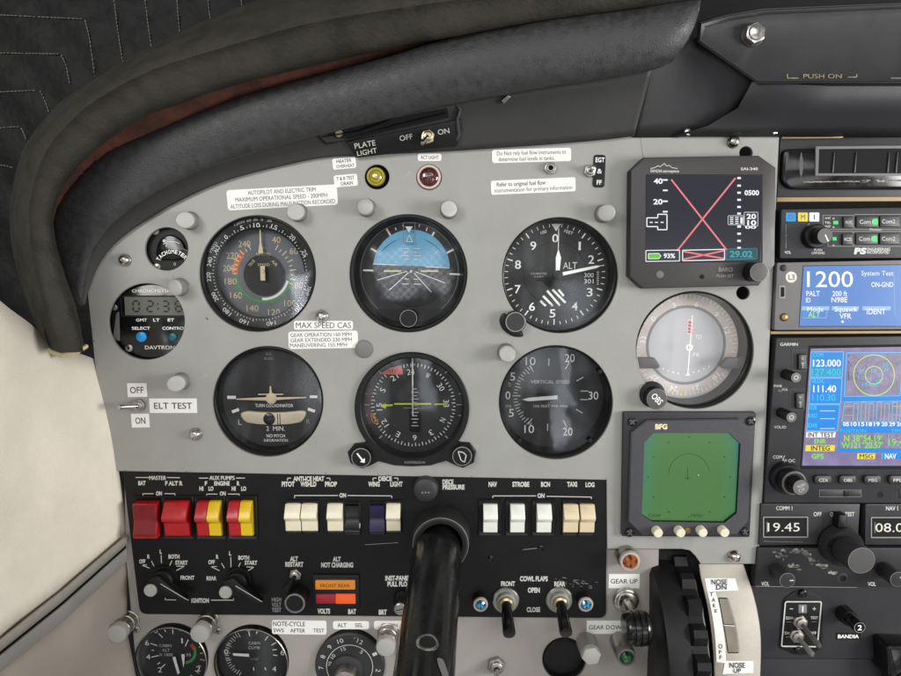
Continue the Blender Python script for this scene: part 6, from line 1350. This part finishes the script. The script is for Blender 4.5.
def pedplacard(label, pts, lines):
    tt_ = T('placard', label, 'sticker', sum(p[0] for p in pts) / len(pts), sum(p[1] for p in pts) / len(pts), 5)
    m2 = tt_.Ph(hf=hf)
    if len(pts) == 4: 
        p = pts; quadpatch(tt_, p, 8, .5, 'paper', m2)
    else: m2.strip(m2.ring(pts[:len(pts) // 2], 1.0), m2.ring(pts[len(pts) // 2:], 1.0), 'paper', False)
    for s_, x, y, h_, w_, ro in lines: m2.text(s_, x, y, h_, 1.2, 'ink', w=w_, rot=ro, bold=.02)
    tt_.solo(m2, 60)
pedplacard('white sticker reading NOSE DN at the top of the beige pedestal', [q(272, 190), q(424, 190), q(440, 250), q(285, 256)], [('NOSE', *q(345, 208), 5, 16, 0), ('DN', *q(355, 234), 4.8, 10.5, 0)])
lf = spline([q(286, 258), q(303, 340), q(318, 430), q(326, 520), q(330, 606)], 4); rt = spline([q(326, 258), q(345, 330), q(362, 430), q(374, 520), q(378, 612)], 4)
pedplacard('narrow upright white sticker spelling TAKE OFF down the beige pedestal', lf + rt, [('T', *q(306, 270), 3.6, 3.4, 0), ('A', *q(316, 297), 4, 3.8, 0), ('K', *q(320, 325), 3.6, 3, 0), ('E', *q(328, 352), 3.4, 2.6, 0), ('O', *q(350, 528), 4.4, 4, 0), ('F', *q(350, 556), 3.6, 2.8, 0), ('F', *q(352, 582), 3.6, 2.6, 0)])
pedplacard('white sticker reading NOSE UP at the foot of the beige pedestal', [q(374, 600), q(514, 600), q(514, 660), q(360, 666)], [('NOSE', *q(434, 622), 5, 15.5, 0), ('UP', *q(434, 649), 4.4, 7.5, 0)])
# sub-parts: pieces that belong to a part of their thing
def base_(o): return o.name.split('.')[0]
SUBP = {'indicator_lamp': [('jewel', 'ring')], 'warning_lamp': [('jewel', 'ring')], 'flight_display': [('light_sensor', 'case'), ('lettering', 'case')], 'storm_detector': [('push_button', 'bezel'), ('light_sensor', 'bezel'), ('lettering', 'bezel'), ('screw', 'back_plate')],
        'annunciator': [], 'push_button': [('rim', 'barrel')], 'transponder': [('emblem', 'case'), ('screw', 'case'), ('data_port', 'case'), ('light_sensor', 'case')],
        'navigator': [('card_slot', 'case'), ('lettering', 'case')], 'trim_pedestal': [], 'control_column': [('hole', 'shaft'), ('worn_patch', 'shaft')], 'air_vent': [('slat', 'grille_frame'), ('worn_paint', 'surround')],
        'digital_clock': [('button', 'case'), ('mounting_clip', 'case'), ('lettering', 'case')], 'hour_meter': [('screw', 'face'), ('lettering', 'face')], 'switch_plate': [('screw', 'plate')], 'communication_radio': [('chipped_paint', 'faceplate'), ('screw', 'faceplate'), ('lettering', 'case')],
        'audio_panel': [('lettering', 'case'), ('status_light', 'case')], 'vertical_speed_indicator': [('screw', 'bezel')], 'instrument_panel': [('seam', 'sheet'), ('worn_paint', 'sheet')], 'switch_console': [('worn_paint', 'sheet')],
        'toggle_switch': [('bush', 'nut')], 'altimeter': [('knob', 'knob_lug')], 'course_deviation_indicator': [('knob', 'knob_lug')], 'glareshield': [('clip', 'valance'), ('moulded_edge', 'valance')], 'windscreen_lip': [('piping', 'padding')], 'plate_light_switch': [('lettering', 'plate')], 'radio_hood': [('lettering', 'cover')]}
for o in list(COL.objects):
    if o.parent is None and base_(o) in SUBP:
        ch = list(o.children)
        for kid, par in SUBP[base_(o)]:
            ps = [c for c in ch if base_(c) == par]
            if ps:
                for c in ch:
                    if base_(c) == kid: c.parent = ps[0]
for o in COL.objects:
    if base_(o) in ('worn_paint', 'chipped_paint'): o['kind'] = 'stuff'
# ================================================================ camera, light, render settings
cam = bpy.data.cameras.new('camera'); co = bpy.data.objects.new('camera', cam); COL.objects.link(co)
cam.sensor_fit = 'HORIZONTAL'; cam.sensor_width = 36; cam.lens = 36 * FPX / 901; cam.clip_start = .01; cam.clip_end = 50
co.location = CAM; co.rotation_euler = (radians(90) - TILT, 0, 0); SC.camera = co
def area_lamp(name, loc, to, sx, sy, power, col=(1, 1, 1), shape='RECTANGLE'):
    l = bpy.data.lights.new(name, 'AREA'); l.shape = shape; l.size = sx; l.size_y = sy; l.energy = power; l.color = col
    o = bpy.data.objects.new(name, l); COL.objects.link(o); o.location = loc
    o.rotation_euler = (Vector(to) - Vector(loc)).to_track_quat('-Z', 'Y').to_euler(); return o
# daylight through the cabin windows: the far side window (right), the near one (left), the roof and rear windows behind; the last lamp is added for reflections
area_lamp('window_far', (.95, -.50, -.02), (0, 0, -.03), .36, .32, 9, (1, .995, .985))
area_lamp('window_near', (-.5, -.75, .3), (-.30, 0, -.04), .3, .3, 3.2, (1, .985, .96))
area_lamp('window_rear', (.1, -1.5, .6), (0, 0, 0), 1.2, .5, 5.2, (.98, .99, 1))
area_lamp('cdi_mirror_lamp', (.60, -1.2, -.21), (.17, 0, -.05), .42, .42, 1.1, (1, .99, .98), 'ELLIPSE')  # unseen lamp added so the course dial's glass has something to mirror
wd = bpy.data.worlds.new('World'); SC.world = wd; wd.use_nodes = True
nt = wd.node_tree; bg = nt.nodes['Background']; bg.inputs['Strength'].default_value = 1.
# dim cabin all round: darker below, paler above, broken into soft patches
tc = nt.nodes.new('ShaderNodeTexCoord'); mp = nt.nodes.new('ShaderNodeMapping'); mp.inputs['Scale'].default_value = (9, 1.4, 2.6); mp.inputs['Location'].default_value = (.35, 0, .2)
n = nt.nodes.new('ShaderNodeTexNoise'); n.inputs['Scale'].default_value = 1.6; n.inputs['Detail'].default_value = 4
nt.links.new(tc.outputs['Generated'], mp.inputs['Vector']); nt.links.new(mp.outputs['Vector'], n.inputs['Vector'])
r = nt.nodes.new('ShaderNodeValToRGB'); e = r.color_ramp.elements
e[0].position = .40; e[0].color = (.09, .09, .09, 1); e[1].position = .70; e[1].color = (1.9, 1.95, 2.0, 1); k = e.new(.54); k.color = (.22, .22, .22, 1)
nt.links.new(n.outputs['Fac'], r.inputs['Fac'])
# bright patches added behind the camera for the cover glasses to mirror
def mth(op, a, b=None, c=None):
    q = nt.nodes.new('ShaderNodeMath'); q.operation = op; q.use_clamp = False
    for i, v in enumerate((a, b, c)):
        if v is None: continue
        if isinstance(v, (int, float)): q.inputs[i].default_value = v
        else: nt.links.new(v, q.inputs[i])
    return q.outputs[0]
def step(v, a, b):
    q = nt.nodes.new('ShaderNodeMapRange'); q.interpolation_type = 'SMOOTHSTEP'; q.inputs['From Min'].default_value = a; q.inputs['From Max'].default_value = b; nt.links.new(v, q.inputs['Value']); return q.outputs['Result']
sx = nt.nodes.new('ShaderNodeSeparateXYZ'); nt.links.new(tc.outputs['Generated'], sx.inputs[0]); X_, Y_, Z_ = sx.outputs
mask = mth('MULTIPLY', mth('MULTIPLY', step(Z_, -.34, -.24), step(Z_, .03, -.01)), mth('MULTIPLY', step(mth('ABSOLUTE', X_), .42, .3), step(Y_, -.5, -.7)))
m2 = nt.nodes.new('ShaderNodeMapping'); m2.inputs['Scale'].default_value = (15, 1, 9); nt.links.new(tc.outputs['Generated'], m2.inputs['Vector'])
n2 = nt.nodes.new('ShaderNodeTexNoise'); n2.inputs['Scale'].default_value = 1; n2.inputs['Detail'].default_value = 5; nt.links.new(m2.outputs['Vector'], n2.inputs['Vector'])
streak = mth('MULTIPLY', mth('MULTIPLY', step(n2.outputs['Fac'], .46, .66), mask), 1.3)
n3 = nt.nodes.new('ShaderNodeTexNoise'); n3.inputs['Scale'].default_value = 24; n3.inputs['Detail'].default_value = 4; nt.links.new(tc.outputs['Generated'], n3.inputs['Vector'])
wob = mth('MULTIPLY_ADD', n3.outputs['Fac'], .07, -.035); XW = mth('ADD', X_, wob); ZW = mth('ADD', Z_, mth('MULTIPLY', wob, -.8))
ck = nt.nodes.new('ShaderNodeTexChecker'); ck.inputs['Scale'].default_value = 170; ck.inputs['Color1'].default_value = (1, 1, 1, 1); ck.inputs['Color2'].default_value = (.45, .45, .45, 1); nt.links.new(tc.outputs['Generated'], ck.inputs['Vector'])
weave = mth('MULTIPLY', ck.outputs['Fac'], 1.); weave = mth('MULTIPLY_ADD', weave, .5, .5)
# added patches standing in for mirrored panes, shirt and seat: (x from, to, z from, to, brightness, softness, woven)
for x0, x1, z0, z1, lv, e_, wv in ((-.235, -.205, -.085, -.015, 6.5, .008, 0), (-.105, .0, -.075, -.012, 3.2, .008, 1), (-.10, -.03, .05, .085, 1.6, .01, 0), (.150, .168, -.27, -.12, 2.6, .006, 0), (.095, .15, -.19, -.12, 1.5, .012, 0),
                                   (-.225, -.195, -.185, -.135, 2.6, .006, 0), (-.12, -.07, -.20, -.14, 2.2, .01, 0), (-.05, -.025, -.26, -.14, 2.0, .008, 0), (0, .02, -.2, -.14, 1.8, .008, 0), (.165, .205, -.095, -.03, 2.0, .016, 0)):
    q_ = mth('MULTIPLY', mth('MULTIPLY', step(XW, x0 - e_, x0 + e_), step(XW, x1 + e_, x1 - e_)), mth('MULTIPLY', step(ZW, z0 - e_, z0 + e_), step(ZW, z1 + e_, z1 - e_)))
    q_ = mth('MULTIPLY', mth('MULTIPLY', q_, step(Y_, -.5, -.7)), lv * 1.6)
    if wv: q_ = mth('MULTIPLY', q_, weave)
    streak = mth('ADD', streak, q_)
mx = nt.nodes.new('ShaderNodeMix'); mx.data_type = 'RGBA'; mx.blend_type = 'ADD'; mx.inputs['Factor'].default_value = 1
cr = nt.nodes.new('ShaderNodeCombineColor'); nt.links.new(mth('MULTIPLY', streak, .94), cr.inputs[0]); nt.links.new(streak, cr.inputs[1]); nt.links.new(mth('MULTIPLY', streak, 1.08), cr.inputs[2])
nt.links.new(r.outputs['Color'], mx.inputs[6]); nt.links.new(cr.outputs[0], mx.inputs[7]); nt.links.new(mx.outputs[2], bg.inputs['Color'])
SC.render.engine = 'CYCLES'; SC.cycles.use_denoising = True; SC.cycles.max_bounces = 8; SC.cycles.transparent_max_bounces = 12
SC.cycles.sample_clamp_indirect = 6; SC.cycles.caustics_reflective = False; SC.cycles.caustics_refractive = False
SC.render.resolution_x = 1024; SC.render.resolution_y = 768
SC.view_settings.view_transform = 'Standard'; SC.view_settings.look = 'None'; SC.view_settings.gamma = 1; SC.view_settings.exposure = 0
